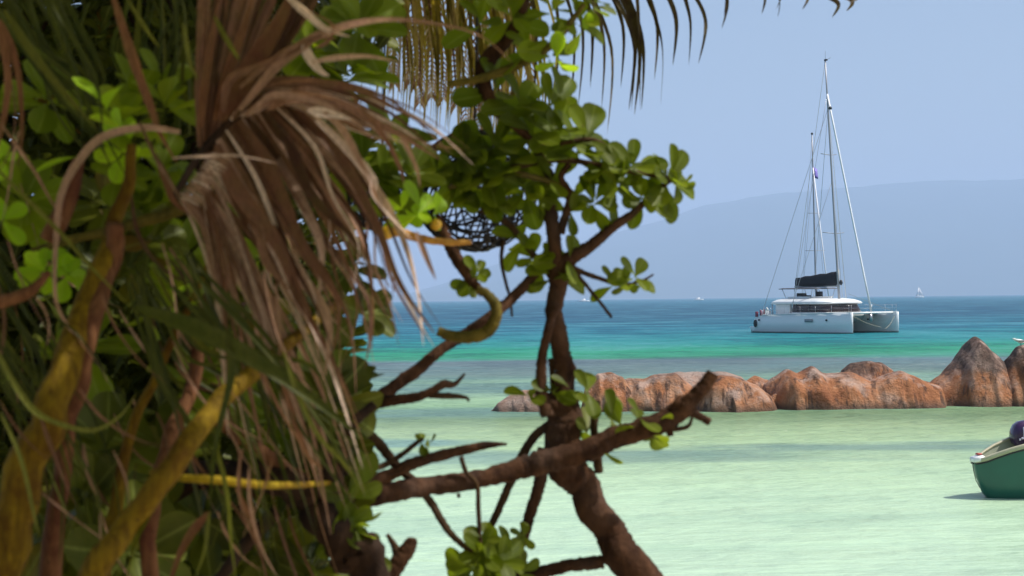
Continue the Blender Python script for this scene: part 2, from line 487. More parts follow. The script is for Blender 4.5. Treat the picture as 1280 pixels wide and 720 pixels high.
def strip(mb, pts, wid, var=0.5, nrm=V((0, -1, 0.3)), fold=0.25, twist=0.0, taper=True, jit=0.0):
    """folded blade along 3D pts; wid = max width (m)."""
    n = len(pts)
    vs = []; fs = []
    for i, p in enumerate(pts):
        t = (pts[min(i + 1, n - 1)] - pts[max(i - 1, 0)])
        if t.length < 1e-6: t = V((0, 0, -1))
        t.normalize()
        u = i / (n - 1)
        nn = nrm.copy()
        if twist:
            nn = Matrix.Rotation(twist * u, 3, t) @ nn
        side = t.cross(nn)
        if side.length < 1e-4: side = V((1, 0, 0))
        side.normalize()
        nn = side.cross(t).normalized()
        w = wid * 0.5 * (min(1, (0.35 + 2.6 * u)) * (1 - u ** 2.6) + 0.02 if taper else 1)
        if jit: w *= 1 + jit * mn.noise(p * 40)
        vs += [p - side * w + nn * w * fold, p - nn * w * fold * 0.6, p + side * w + nn * w * fold]
    for i in range(n - 1):
        for j in range(2):
            fs.append((i * 3 + j, i * 3 + j + 1, (i + 1) * 3 + j + 1, (i + 1) * 3 + j))
    mb.add(vs, fs, var)

def pxstrip(mb, pts, wpx, var=0.5, step=5, twist=None, fold=0.3, taper=True, tilt=None):
    sp = smooth_path(pts, step)
    p3 = [P(x, y, d) for x, y, d in sp]
    dm = pts[len(pts) // 2][2]
    nrm = V((R.uniform(-.7, .7), -1, R.uniform(-.2, .8))) if tilt is None else tilt
    strip(mb, p3, wpx * dm / F, var, nrm, fold, R.uniform(-1.2, 1.2) if twist is None else twist, taper, 0.15)

def leaf(mb, base, dr, nrm, L, wr=0.5, bend=0.25, cup=0.22, var=0.5, seg=6):
    """obovate leaf: narrow foot, widest near 68 %, blunt rounded tip."""
    dr = dr.normalized()
    side = dr.cross(nrm)
    if side.length < 1e-3: side = dr.cross(V((0.3, 1, 0.2)))
    side.normalize(); nrm = side.cross(dr).normalized()
    prof = [0.09, 0.20, 0.55, 0.88, 1.0, 0.88, 0.56, 0.16] if seg >= 6 else [0.08, 0.35, 0.95, 0.92, 0.15]
    us = [0, 0.12, 0.30, 0.50, 0.70, 0.86, 0.96, 1.0] if seg >= 6 else [0, 0.25, 0.62, 0.88, 1.0]
    vs = []; fs = []
    wv = R.uniform(-0.12, 0.12)
    for i, (u, w) in enumerate(zip(us, prof)):
        c = base + dr * (L * (u - 0.12 * bend * u * u)) - nrm * (L * bend * u * u * 0.8) + side * L * wv * u * (1 - u)
        hw = L * wr * 0.5 * w
        vs += [c - side * hw + nrm * hw * cup, c - side * hw * 0.5 + nrm * hw * cup * 0.15, c - nrm * hw * 0.06, c + side * hw * 0.5 + nrm * hw * cup * 0.15, c + side * hw + nrm * hw * cup]
    for i in range(len(us) - 1):
        for j in range(4):
            fs.append((i * 5 + j, i * 5 + j + 1, (i + 1) * 5 + j + 1, (i + 1) * 5 + j))
    b0_ = len(mb.v)
    mb.add(vs, fs, var)
    for i in range(len(us)): mb.rib[b0_ + i * 5 + 2] = 1.0

def rosette(mb, c, axis, L, n=9, var=(0.2, 0.8), spread=(0.45, 1.35), wr=0.5, seg=6):
    axis = axis.normalized()
    a1 = axis.cross(V((0.2, 1, 0.3))).normalized(); a2 = axis.cross(a1)
    for i in range(n):
        an = i * 2.39996 + R.uniform(-.25, .25)
        el = spread[0] + (spread[1] - spread[0]) * (i / max(1, n - 1)) + R.uniform(-.12, .12)
        rad = a1 * math.cos(an) + a2 * math.sin(an)
        d = axis * math.cos(el) + rad * math.sin(el)
        nr = axis * math.sin(el) - rad * math.cos(el)
        l = L * R.uniform(0.75, 1.1) * (0.72 + 0.28 * i / n)
        leaf(mb, c - axis * (i / n) * L * 0.28 + d * L * 0.03, d, nr + V((R.uniform(-.25, .25), R.uniform(-.25, .25), R.uniform(-.25, .25))), l, wr * R.uniform(0.88, 1.12), R.uniform(0.05, 0.4), R.uniform(0.1, 0.35), R.uniform(*var), seg)

# ------------------------------------------------------------------ setting
def grid(xs, ys, zf):
    mb = MB(); n = len(xs)
    mb.add([(x, y, zf(x, y)) for y in ys for x in xs], [(j * n + i, j * n + i + 1, (j + 1) * n + i + 1, (j + 1) * n + i) for j in range(len(ys) - 1) for i in range(n - 1)])
    return mb
xs = [-14500, -9000, -3000, -800, -200, -60, -20, 0, 20, 60, 200, 800, 3000, 9000, 14500]
ys = [-40, 0, 10, 20, 30, 45, 60, 90, 130, 200, 400, 1000, 3000, 7000, 12500, 17000]
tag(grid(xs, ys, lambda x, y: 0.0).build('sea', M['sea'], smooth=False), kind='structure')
def beach_z(x, y):
    if y > 7: z = 1.25 - (y - 7) * 0.30
    else: z = 1.25 + 0.04 * mn.noise(V((x, y, 0)))
    return max(z, -2.5)
bx = [-60, -30, -15] + [-10 + i * 0.8 for i in range(26)] + [15, 30, 60]
by = [-40, -15] + [-5 + i * 0.8 for i in range(26)] + [18, 22]
tag(grid(bx, by, beach_z).build('beach', M['sand']), kind='structure')

# seabed far below everything that floats (only closes the water from below)
# island ridge, 8 km away, built as a real hill range with slopes fore and aft
prof = [(-700, 378), (0, 378), (430, 374), (520, 366), (527, 364), (560, 352), (591, 338), (650, 322), (720, 305), (780, 289), (829, 273), (878, 256), (932, 243), (960, 241), (987, 240), (1030, 236), (1085, 232), (1140, 227), (1188, 223.5), (1230, 223), (1280, 221), (1400, 230), (1600, 260), (1900, 300), (2300, 355), (2500, 367)]
def ridge_h(px):
    for (a_, b_), (c_, d_) in zip(prof, prof[1:]):
        if a_ <= px <= c_:
            t = (px - a_) / (c_ - a_)
            y = b_ + (d_ - b_) * t
            hz = 374.6 - 0.0107 * (px - 640)
            return max(0, (hz - y)) / F * 12000
    return 0
mb = MB(); vs = []; fs = []
cols = 340; rows = 22
for i in range(cols):
    px = -700 + 3200 * i / (cols - 1)
    X = (px - 640) / F * 12000
    h = ridge_h(px)
    for j in range(rows):
        v = (j / (rows - 1)) * 2 - 1
        y = 12000 + v * 3400
        hh = h * (1 - abs(v) ** 1.3)
        nz = mn.fractal(V((X * 0.0022, y * 0.0022, 0.7)), 0.9, 2.1, 6) * (26 if abs(v) < 0.99 else 0) * min(1, h / 160)
        hh += nz * (0.3 + abs(v) * 2.2) * (1 - abs(v)) + nz * 0.34
        vs.append((X, y, hh - 6 * (abs(v) > 0.97)))
for i in range(cols - 1):
    for j in range(rows - 1):
        fs.append((i * rows + j, (i + 1) * rows + j, (i + 1) * rows + j + 1, i * rows + j + 1))
mb.add(vs, fs)
tag(mb.build('hills', M['hill']), kind='structure')

# air
mb = MB(); mb.box(-15000, 15000, -60, 17500, -4, 980)
hz = mb.build('haze', M['dark'], smooth=False)
hm = bpy.data.materials.new('haze_air'); hm.use_nodes = True
ht = hm.node_tree
ht.nodes.remove(ht.nodes['Principled BSDF'])
pv = ht.nodes.new('ShaderNodeVolumePrincipled')
pv.inputs['Color'].default_value = (0.565, 0.71, 0.96, 1)
pv.inputs['Density'].default_value = 1.6e-4
pv.inputs['Anisotropy'].default_value = 0.0
ht.links.new(pv.outputs[0], ht.nodes['Material Output'].inputs['Volume'])
hz.data.materials.clear(); hz.data.materials.append(hm)
tag(hz, kind='stuff')

# ------------------------------------------------------------------ granite boulders
def interp(pr, x):
    if x <= pr[0][0]: return pr[0][1]
    for (a_, b_), (c_, d_) in zip(pr, pr[1:]):
        if a_ <= x <= c_:
            t = (x - a_) / (c_ - a_); t2 = t * t * (3 - 2 * t) * 0.5 + t * 0.5
            return b_ + (d_ - b_) * t2
    return pr[-1][1]
def boulder(label, pr, d, D, mat='rock', seed=0, amp=0.10, pw=0.85, skew=0.0, crag=1.0):
    nu, nv = 72, 44
    xm = (pr[0][0] + pr[-1][0]) / 2; pr = [((x - xm) * 1.12 + xm, y) for x, y in pr]
    x0, x1 = pr[0][0], pr[-1][0]
    base = P((x0 + x1) / 2, 500, d); org = V((base.x, base.y, 0.0))
    hz_ = [P(x0 + (x1 - x0) * i / (nu - 1), interp(pr, x0 + (x1 - x0) * i / (nu - 1)), d).z for i in range(nu)]
    hm_ = max(hz_)
    mb = MB(); mb.org = org; vs = []; fs = []
    for i in range(nu):
        px = x0 + (x1 - x0) * i / (nu - 1)
        h = max(0.0, hz_[i]) + 0.35
        e = min(1, (h / (hm_ + 0.35))) ** 0.5
        e *= min(1, 0.35 + 4.5 * min(i, nu - 1 - i) / nu)
        X = P(px, 400, d).x
        for j in range(nv):
            v = math.pi * j / (nv - 1)
            yy = base.y - D * e * math.cos(v) + skew * math.sin(v)
            zz = -0.35 + h * (math.sin(v) ** pw)
            q = V((X + seed * 7.3, yy, zz))
            n1 = mn.noise(q * 0.9) * 0.9
            n2 = mn.noise(q * 2.3) * 0.5
            n3 = mn.fractal(q * 5.5, 0.8, 2.0, 4) * 0.18
            ck = mn.voronoi(V((q.x * .9 + .3 * q.z, q.y * .7, q.z * .5)), distance_metric='DISTANCE')[0]
            ck = -max(0, .10 - (ck[1] - ck[0])) * 14
            rd = ck * .35 - abs(mn.noise(V((q.x * 1.3 + 0.5 * q.z, q.y * 1.1, q.z * 0.6)))) * 0.9
            dsp = amp * (n1 + n2 + n3 * crag + rd + 0.18)
            o = V((0.35 * mn.noise(q * 1.1 + V((5, 0, 0))), -math.cos(v), max(0, math.sin(v)) * (0.16 if 6 < i < nu - 7 else 0.05)))
            vs.append(V((X, yy, zz)) + o * dsp * (0.5 + 0.5 * math.sin(v)) * 1.6)
    for i in range(nu - 1):
        for j in range(nv - 1):
            fs.append((i * nv + j, (i + 1) * nv + j, (i + 1) * nv + j + 1, i * nv + j + 1))
    rk = random.Random(seed * 31 + 5); cx_ = V(((vs[0].x + vs[-1].x) / 2, base.y, hm_ * .35)); hw = abs(vs[-1].x - vs[0].x) / 2
    for _ in range(26):
        nrm_ = V((rk.uniform(-1.2, 1.2), -1, rk.uniform(-.1, 1.1))).normalized()
        if rk.random() < .25: nrm_.y *= -1
        ctr = V((vs[0].x + (vs[-1].x - vs[0].x) * rk.uniform(.1, .9), base.y, 0))
        loc_ = [v for v in vs if abs(v.x - ctr.x) < .55]
        sup = max(v.dot(nrm_) for v in loc_); cut = sup - rk.uniform(.04, .16)
        for v in loc_:
            e_ = v.dot(nrm_) - cut
            if e_ > 0: v -= nrm_ * e_ * .9 * min(1, (.55 - abs(v.x - ctr.x)) / .08)
    mb.add(vs, fs)
    o = mb.build('boulder', M[mat])
    o.modifiers.new('sub', 'SUBSURF').render_levels = 1
    return tag(o, label, 'boulder', 'granite boulders in the lagoon')

boulder('small pale grey boulder lying apart at the left end of the rock line', [(618, 514), (628, 502), (640, 493), (655, 487), (672, 488), (690, 494), (700, 503), (708, 514)], 46.2, 0.9, 'rock_pale', 1, 0.11)
boulder('upright brown boulder seen just right of the gnarled trunk', [(728, 514), (735, 480), (748, 467), (762, 465), (775, 470), (786, 486), (796, 514)], 46.0, 0.9, 'rock', 2, 0.10)
boulder('low dark brown boulder with vertical stains behind the dead branch', [(768, 513), (776, 478), (790, 473), (805, 474), (818, 468), (840, 466), (858, 480), (872, 513)], 46.2, 1.1, 'rock', 3, 0.13)
boulder('long boulder with a pinkish white top, behind the tip of the dead branch', [(800, 512), (815, 474), (828, 467), (850, 465), (875, 465), (900, 464), (920, 470), (930, 490), (938, 512)], 47.3, 1.4, 'rock_pale', 4, 0.12)
boulder('smooth rounded orange boulder sloping down to the right into a gap', [(868, 512), (880, 480), (900, 468), (920, 470), (940, 480), (955, 492), (966, 511)], 45.6, 1.2, 'rock', 5, 0.07)
boulder('dark narrow boulder wedged behind between two orange boulders', [(925, 508), (933, 476), (945, 469), (958, 474), (975, 488), (1000, 508)], 47.3, 0.9, 'rock', 6, 0.16)
boulder('tiny low boulder at the water in front of the dark wedged boulder', [(950, 512), (957, 500), (968, 492), (977, 497), (990, 512)], 45.7, 0.5, 'rock', 7, 0.06)
boulder('broad orange brown boulder with two low humps, below the catamaran', [(956, 510), (963, 480), (975, 470), (990, 460), (1000, 466), (1016, 457), (1030, 467), (1060, 465), (1085, 476), (1108, 484), (1125, 509)], 46.5, 1.5, 'rock', 8, 0.14)
boulder('dark brown cap boulder perched behind the broad orange boulder', [(1046, 500), (1056, 461), (1066, 453), (1080, 451), (1098, 453), (1110, 462), (1120, 500)], 47.9, 1.0, 'rock', 9, 0.13)
boulder('orange boulder sloping right to a pale corner, left of the tall peak', [(1062, 508), (1070, 486), (1095, 474), (1112, 466), (1124, 463), (1136, 468), (1152, 476), (1166, 480), (1178, 507)], 46.4, 1.3, 'rock', 10, 0.10)
boulder('tall pointed boulder with a whitish stained peak', [(1140, 506), (1160, 487), (1180, 469), (1194, 453), (1205, 437), (1213, 425), (1219, 420), (1225, 424), (1236, 437), (1252, 452), (1268, 464), (1290, 482), (1310, 504)], 47.2, 1.9, 'rock', 11, 0.08, 1.35)
boulder('steep boulder with a seabird on top at the right edge of the picture', [(1240, 503), (1258, 462), (1266, 446), (1276, 432), (1290, 428), (1310, 436), (1345, 470), (1370, 503)], 46.6, 1.3, 'rock', 12, 0.12, 1.0)

# seabird on the right-hand boulder
bp = P(1276, 431.5, 46.6)
mb = MB(); mb.org = bp.copy()
rings = []
for t, r in ((-0.17, .006), (-0.12, .02), (-0.04, .05), (0.04, .055), (0.10, .038), (0.13, .03), (0.165, .034), (0.20, .024), (0.225, .006)):
    c = bp + V((-t, 0, 0.10 + max(0, t) * 0.35))
    rings.append([c + V((0, math.cos(q) * r, math.sin(q) * r)) for q in [2 * math.pi * k / 8 for k in range(8)]])
mb.loft(rings)
b = mb.build('seabird', M['bird']); tag(b, 'small white seabird standing on the boulder at the right edge', 'bird')
for s in (-1, 1):
    q = MB(); q.tube([bp + V((0.0, 0.02 * s, 0.07)), bp + V((0.0, 0.02 * s, -0.06))], 0.005, 5); q.build('leg', M['bird_dark'], b)
q = MB(); q.tube([bp + V((-0.22, 0, 0.178)), bp + V((-0.29, 0, 0.165))], [0.008, 0.002], 5); q.build('beak', M['bird_dark'], b)
for s in (-1, 1):
    q = MB(); q.loft([[bp + V((0.0 + dx, s * 0.055 + oy, 0.10 + dz)) for oy in (0, .006 * s)] + [bp + V((0.02 + dx * 1.0, s * 0.05 + oy, 0.13 + dz)) for oy in (.006 * s, 0)] for dx, dz in ((-.08, .0), (0, .01), (.1, -.005), (.2, -.02))]); q.build('wing', M['grey'], b)

# ------------------------------------------------------------------ catamaran
def sec(f, p0, w, zt, zb, n=10, flare=0.75):
    """hull ring at fore position f: outline from deck edge down round the keel."""
    r = []
    for k in range(n + 1):
        t = k / n
        an = math.pi * t
        yy = math.cos(an) ; zz = math.sin(an)
        yy = math.copysign(abs(yy) ** 0.45, yy)
        zz = zz ** 0.6
        z = zt + (zb - zt) * zz
        ww = w * (1 if z > 0.9 else flare + (1 - flare) * max(0, z + 0.4) / 1.3)
        r.append(V((f, p0 + yy * ww, z)))
    return r
def cat_hull(p0, s):
    mb = MB(); rings = []
    for f, w, zt, zb in ((-6.3, .50, .55, -.05), (-5.6, .62, .62, -.15), (-5.55, .64, 1.28, -.2), (-4.0, .80, 1.62, -.4), (-1, .86, 1.72, -.55), (2, .80, 1.76, -.55), (4, .60, 1.80, -.5), (5.4, .32, 1.83, -.45), (6.05, .12, 1.85, -.4), (6.25, .03, 1.86, -.35)):
        rings.append(sec(f, p0, w, zt, zb))
    mb.loft(rings)
    return mb
ct = W(1033.5, 416)
ct = V((ct.x, 142, 0))
cat = thing('catamaran', (P(1031, 416, 142).x, 142, 0), 'large white sailing catamaran at anchor with dark sail cover on its boom', 'catamaran')
cat.rotation_euler = (0, 0, math.radians(-90 + 35))
cat.scale = (.91, .91, .91)
def cp(mb, name, mat, parent=cat, **k): return mb.build(name, M[mat] if isinstance(mat, str) else mat, parent, local=True, **k)
for s in (-1, 1):
    h = cp(cat_hull(2.9 * s, s), 'hull', 'hull')
    for f in (3.7, -4.8) if s < 0 else (3.2,):
        q = MB()
        q.ball((f, 2.9 * s - (0.66 if f > 0 else 0.76), 1.18), 0.13, 10, 0.5, (1.1, 0.4, 0.7)); cp(q, 'porthole', 'dark', h)
    q = MB(); q.box(1.2, 2.2, 2.9 * s - 0.862, 2.9 * s - 0.84, 1.0, 1.28)
    if s < 0: cp(q, 'hull_lettering', 'alu', h)  # faint grey patch in place of the hull lettering
    q = MB(); q.tube([V((-5.5, 2.9 * s - .62, 1.32)), V((-4, 2.9 * s - .80, 1.64)), V((-1, 2.9 * s - .86, 1.74)), V((2, 2.9 * s - .8, 1.78)), V((4, 2.9 * s - .6, 1.82)), V((6.1, 2.9 * s - .1, 1.87))], 0.035, 6)
    q.tube([V((-5.5, 2.9 * s + .62, 1.32)), V((-4, 2.9 * s + .80, 1.64)), V((-1, 2.9 * s + .86, 1.74)), V((2, 2.9 * s + .8, 1.78)), V((4, 2.9 * s + .6, 1.82)), V((6.1, 2.9 * s + .1, 1.87))], 0.035, 6)
    cp(q, 'rubbing_strake', 'white', h)
# bridge deck and nacelle
mb = MB()
rings = []
for f, zb, zt in ((-5.2, .95, 1.35), (-4.8, .75, 1.66), (-1, .7, 1.78), (1.6, .75, 1.82), (2.5, 1.05, 1.84), (2.9, 1.5, 1.84)):
    rings.append([V((f, y, z)) for y, z in ((-2.5, zt), (-2.5, zb + .2), (-1.8, zb), (1.8, zb), (2.5, zb + .2), (2.5, zt))])
mb.loft(rings); cp(mb, 'bridge_deck', 'white', bevel=0.04)
q = MB(); q.tube([V((5.75, -2.8, 1.80)), V((5.75, 2.8, 1.80))], 0.09, 8); cp(q, 'crossbeam', 'white')
q = MB(); q.box(3.0, 5.7, -2.3, -0.06, 1.74, 1.76); q.box(3.0, 5.7, 0.06, 2.3, 1.74, 1.76); cp(q, 'trampoline', 'grey', smooth=False)
# saloon: windows wrap, roof above
def slab(f0, f1, p, z, cut=0.9, n=8):
    """rounded plan outline at height z"""
    pts = []
    for (cx, cyy, a0) in ((f1 - cut, p - cut, 0), (f0 + cut * .5, p - cut * .5, 90), (f0 + cut * .5, -(p - cut * .5), 180), (f1 - cut, -(p - cut), 270)):
        r = cut if a0 in (0, 270) else cut * .5
        for k in range(n + 1):
            an = math.radians(a0 + 90 * k / n)
            pts.append(V((cx + r * math.cos(an), cyy + r * math.sin(an), z)))
    return pts
mb = MB(); mb.loft([slab(-2.1, 2.95, 2.45, 1.76), slab(-2.1, 2.85, 2.42, 1.86)]); sal = cp(mb, 'saloon', 'white')
mb = MB(); mb.loft([slab(-2.05, 2.78, 2.38, 1.86), slab(-2.05, 2.40, 2.28, 2.62)]); g = cp(mb, 'saloon_window', 'glass', sal)
for an in range(-60, 61, 24):   # mullions
    q = MB(); a_ = math.radians(an)
    q.tube([V((2.0 + .75 * math.cos(a_) , 2.42 * math.sin(a_), 1.98)), V((1.75 + .68 * math.cos(a_), 2.34 * math.sin(a_), 2.62))], 0.02, 5); cp(q, 'mullion', 'grey', sal)
for f in (-1.2, 0.4):
    q = MB(); q.tube([V((f, -2.40, 1.98)), V((f - .05, -2.31, 2.62))], 0.03, 5); cp(q, 'mullion', 'grey', sal)
mb = MB()
mb.loft([slab(-4.5, 2.75, 2.62, 2.60, 1.3), slab(-4.6, 2.9, 2.70, 2.70, 1.3), slab(-4.5, 2.7, 2.6, 2.84, 1.3), slab(-4.2, 2.2, 2.3, 3.02, 1.2), slab(-3.9, 1.3, 1.8, 3.14, 1.0)])
cp(mb, 'roof', 'white')
q = MB(); q.box(-4.0, -2.15, -2.3, -2.0, 1.7, 2.6); cp(q, 'cockpit_pillar', 'white', bevel=0.05)
for s in (-1, 1):
    q = MB(); q.tube([V((-4.3, s * 2.35, 1.5)), V((-4.35, s * 2.4, 2.65))], 0.05, 8); cp(q, 'roof_post', 'steel')
# flybridge: coaming, helm seat, wheel, bimini
q = MB(); q.loft([slab(-3.3, -0.3, 1.5, 3.1, .5), slab(-3.4, -0.2, 1.55, 3.30, .5)]); cp(q, 'flybridge_coaming', 'white')
q = MB(); q.box(-2.9, -2.3, -.6, .6, 3.3, 3.42); q.box(-3.0, -2.88, -.6, .6, 3.3, 3.62); cp(q, 'helm_seat', 'grey', bevel=0.03)
q = MB(); q.tube([V((-1.2, 0.4 + .28 * math.cos(k * .3925), 3.62 + .28 * math.sin(k * .3925))) for k in range(17)], .02, 5); q.box(-1.2, -0.9, 0.1, 0.7, 3.2, 3.75); cp(q, 'helm', 'dark')
q = MB(); q.loft([slab(-4.4, 0.35, 1.62, 3.98, .4), slab(-4.4, 0.35, 1.62, 4.03, .4), slab(-4.1, 0.1, 1.4, 4.10, .4)]); cp(q, 'bimini', 'grey')
for f in (-4.0, -2.4, -0.1):
    for s in (-1.45, 1.45):
        q = MB(); q.tube([V((f * .8 - .3, s * .95, 3.05)), V((f, s, 4.0))], .025, 6); cp(q, 'bimini_post', 'steel')
# rig
MT = V((0.45, 0, 24.8)); MBs = V((1.85, 0, 2.9))
q = MB(); pts = [MBs.lerp(MT, k / 8) for k in range(9)]
q.tube(pts, [.135 - .055 * (k / 8) for k in range(9)], 10, flat=0.7); mast = cp(q, 'mast', 'alu')
q = MB(); q.tube([MT, MT + V((.02, .0, .9))], .012, 5); q.tube([MT, MT + V((.5, .2, .25))], .014, 5); q.box(MT.x - .1, MT.x + .25, -.06, .06, MT.z, MT.z + .14); cp(q, 'wind_vane', 'dark', mast)
for zz, wd in ((9.0, 1.35), (16.2, 1.0)):
    c = MBs.lerp(MT, (zz - 2.9) / 22)
    for s in (-1, 1):
        q = MB(); q.tube([c, c + V((-.25, s * wd, .12))], .035, 6); cp(q, 'spreader', 'alu', mast)
c = MBs.lerp(MT, .80); q = MB(); q.ball(c + V((.28, 0, 0)), .17, 8); q.tube([c, c + V((.28, 0, -.05))], .03, 5); cp(q, 'radar', 'dark', mast)
c = MBs.lerp(MT, .07); q = MB(); q.ball(c + V((.24, 0.1, 0.1)), .16, 8, .5, (1, 1, 1.6)); cp(q, 'deck_lamp', 'dark', mast)
q = MB(); q.tube([V((1.65, 0, 4.25)), V((-3.75, 0, 4.22))], .11, 8); boom = cp(q, 'boom', 'alu')
q = MB(); rings = []
for k in range(9):
    t = k / 8; f = 1.55 - 5.25 * t
    hgt = 1.28 - .50 * t + .04 * math.sin(t * 19); w = .20 - .06 * t
    rings.append([V((f, 0.05 * math.sin(k) + y * w, 4.25 + z * hgt)) for y, z in ((-.8, 0), (-1, .3), (-.8, .7), (-.25, 1), (.25, 1), (.8, .7), (1, .3), (.8, 0))])
q.loft(rings); cp(q, 'sail_cover', 'black')
q = MB(); q.tube([V((1.70, .08, 4.2)), V((1.66, .08, 5.7))], .10, 7); cp(q, 'furled_luff', 'cream')
def wire(a_, b_, r=.014, mat='steel', nm='shroud', sag=0):
    q = MB(); q.tube([V(a_).lerp(V(b_), k / 6) - V((0, 0, sag * math.sin(math.pi * k / 6))) for k in range(7)], r, 5); return cp(q, nm, mat)
top = MBs.lerp(MT, .86); mid = MBs.lerp(MT, .5)
wire(top, (5.72, 0, 1.9), .09, 'white_matte', 'furled_headsail')
wire(MBs.lerp(MT, .8), (-4.9, -3.3, 1.5), .022); wire(MBs.lerp(MT, .8), (-4.9, 3.3, 1.5), .022)
wire(top, (-0.6, -3.6, 1.8), .02); wire(top, (-0.6, 3.6, 1.8), .02)
wire(mid, (-1.0, -3.5, 1.8), .02); wire(mid, (-1.0, 3.5, 1.8), .02)
wire(MT, (-3.75, 0, 4.4), .016, 'rope', 'topping_lift')
wire((3, 0, 3.5), (5.7, 2.8, 1.9), .012, 'rope', 'rope'); wire(top, (1.9, .8, 3.0), .014, 'white_matte', 'halyard')
# rails with stanchions
def rail(pts, nm='guard_rail'):
    q = MB()
    for zz in (.32, .62): q.tube([V(p_) + V((0, 0, zz)) for p_ in pts], .005, 5)
    for p_ in pts: q.tube([V(p_), V(p_) + V((0, 0, .64))], .014, 5)
    cp(q, nm, 'steel')
for s in (-1, 1):
    rail([(f, s * w, z) for f, w, z in ((-5.5, 3.45, 1.3), (-4.6, 3.6, 1.5), (-3.2, 3.7, 1.68), (-1.4, 3.72, 1.76), (.6, 3.7, 1.78), (2.4, 3.6, 1.8), (4.2, 3.42, 1.84), (5.9, 3.0, 1.88))])
rail([(5.8, -2.6, 1.88), (5.8, 0, 1.9), (5.8, 2.6, 1.88)], 'bow_rail')
q = MB(); q.ball((-5.35, -3.60, .85), .24, 10, .5, (.8, .8, 1.5)); cp(q, 'fender', 'dark')
for bx_ in ((-5.45, -5.1, -3.50, 1.45, 1.95), (-4.75, -4.55, -3.60, 1.6, 2.1), (-4.2, -4.05, -3.64, 1.7, 2.15)):
    q = MB(); q.box(bx_[0], bx_[1], bx_[2], bx_[2] + .04, bx_[3], bx_[4]); cp(q, 'towel', 'towel')
q = MB(); q.loft([slab(-5.0, -4.4, .5, 1.3, .1), slab(-5.0, -4.4, .5, 1.95, .1), slab(-4.95, -4.45, .45, 2.05, .1)]); qq = [v + V((0, -2.9, 0)) for v in q.v]; q.v = qq; cp(q, 'deck_locker', 'white')
q = MB(); q.tube([V((-3.9 + .12 * math.cos(k * .785), -3.5, 2.0 + .28 * math.sin(k * .785))) for k in range(9)], .08, 6); cp(q, 'lifebuoy', 'white')
wire((5.9, -2.9, 1.7), (6.6, 0.3, .5), .02, 'rope', 'mooring_line', .15)
wire((5.9, 2.9, 1.7), (6.9, 0.4, .35), .02, 'rope', 'mooring_line', .25)
q = MB(); q.box(5.75, 5.95, -.35, -.1, 1.1, 1.7); q.tube([V((5.85, -.2, 1.7)), V((5.85, -.2, .9))], .05, 6); cp(q, 'anchor', 'steel')
# two people on the aft deck as continuous figures
def person(lbl, f, p, z, shirt):
    root = thing('person', cat.location + cat.rotation_euler.to_matrix() @ V((f, p, z)), lbl, 'person', None)
    mb = MB(); o = ORG[root.name]
    for s in (-1, 1):
        mb.tube([o + V(x) for x in ((s * .09, 0, .05), (s * .1, .0, .48), (s * .09, 0, .88))], [.05, .065, .085], 7)
        mb.tube([o + V(x) for x in ((s * .19, 0, 1.42), (s * .27, -.03, 1.15), (s * .24, -.16, .95))], [.052, .042, .035], 7)
    mb.tube([o + V(x) for x in ((0, 0, .80), (0, 0, 1.0), (0, 0, 1.3), (0, 0, 1.46), (0, 0, 1.52), (0, 0, 1.6), (0, -.01, 1.7), (0, 0, 1.78))], [.13, .135, .17, .15, .06, .075, .10, .04], 9)
    b = mb.build('body', M['skin'], root)
    mb = MB(); mb.tube([o + V(x) for x in ((0, 0, .95), (0, 0, 1.2), (0, 0, 1.4), (0, 0, 1.49))], [.155, .175, .185, .10], 9); mb.build('shirt', M[shirt], root)
    mb = MB(); mb.ball(o + V((0, .02, 1.75)), .10, 8); mb.build('hair', M['bird_dark'], root)
#person('tiny figure in a dark red top standing on the catamaran aft deck', -4.6, -2.6, 1.35, 'towel')

# ------------------------------------------------------------------ yacht moored behind the catamaran
yc = thing('sailing_yacht', (P(1019, 400, 205).x, 205, 0), 'yacht behind the catamaran, only its thin second mast and rigging rise in view', 'sailboat')
yc.rotation_euler = (0, 0, math.radians(-90 + 8))
def yp(mb, name, mat, parent=yc, **k): return mb.build(name, M[mat], parent, local=True, **k)
mb = MB(); mb.loft([sec(f, 0, w, zt, zb, 10, .7) for f, w, zt, zb in ((-5.8, 1.2, 1.05, -.1), (-4, 1.6, 1.05, -.4), (0, 1.8, 1.1, -.6), (3, 1.2, 1.2, -.5), (5, .45, 1.3, -.3), (5.8, .05, 1.35, .1))]); yp(mb, 'hull', 'hull')
mb = MB(); mb.loft([slab(-2, 2.8, 1.0, 1.08, .5), slab(-1.8, 2.2, .85, 1.5, .5)]); yp(mb, 'cabin', 'white')
MZ = V((-0.4, 0, 22.6))
q = MB(); q.tube([V((.5, 0, 1.2)).lerp(MZ, k / 5) for k in range(6)], [.12, .12, .11, .10, .09, .07], 8); ym = yp(q, 'mast', 'alu')
q = MB(); q.ball(MZ, .16, 6); yp(q, 'mast_light', 'dark', ym)
for zz, w in ((8.5, 1.2), (13.0, .8)):
    q = MB(); q.tube([V((.2, -w, zz)), V((.2, w, zz))], .03, 5); yp(q, 'spreader', 'alu', ym)
q = MB(); q.tube([V((.3, 0, 2.1)), V((-3.8, 0, 2.1))], .1, 7); yp(q, 'boom', 'alu')
for a_, b_, r, mt in ((V((-.2, 0, 18.5)), V((5.6, 0, 1.4)), .07, 'white_matte'), (V((-.2, 0, 18.5)), V((-.4, -1.6, 1.1)), .02, 'steel'), (V((-.2, 0, 18.5)), V((-.4, 1.6, 1.1)), .02, 'steel'), (MZ, V((-5.6, 0, 1.2)), .018, 'steel')):
    q = MB(); q.tube([a_, a_.lerp(b_, .5), b_], r, 5); yp(q, 'furled_sail' if mt == 'white_matte' else 'shroud', mt)
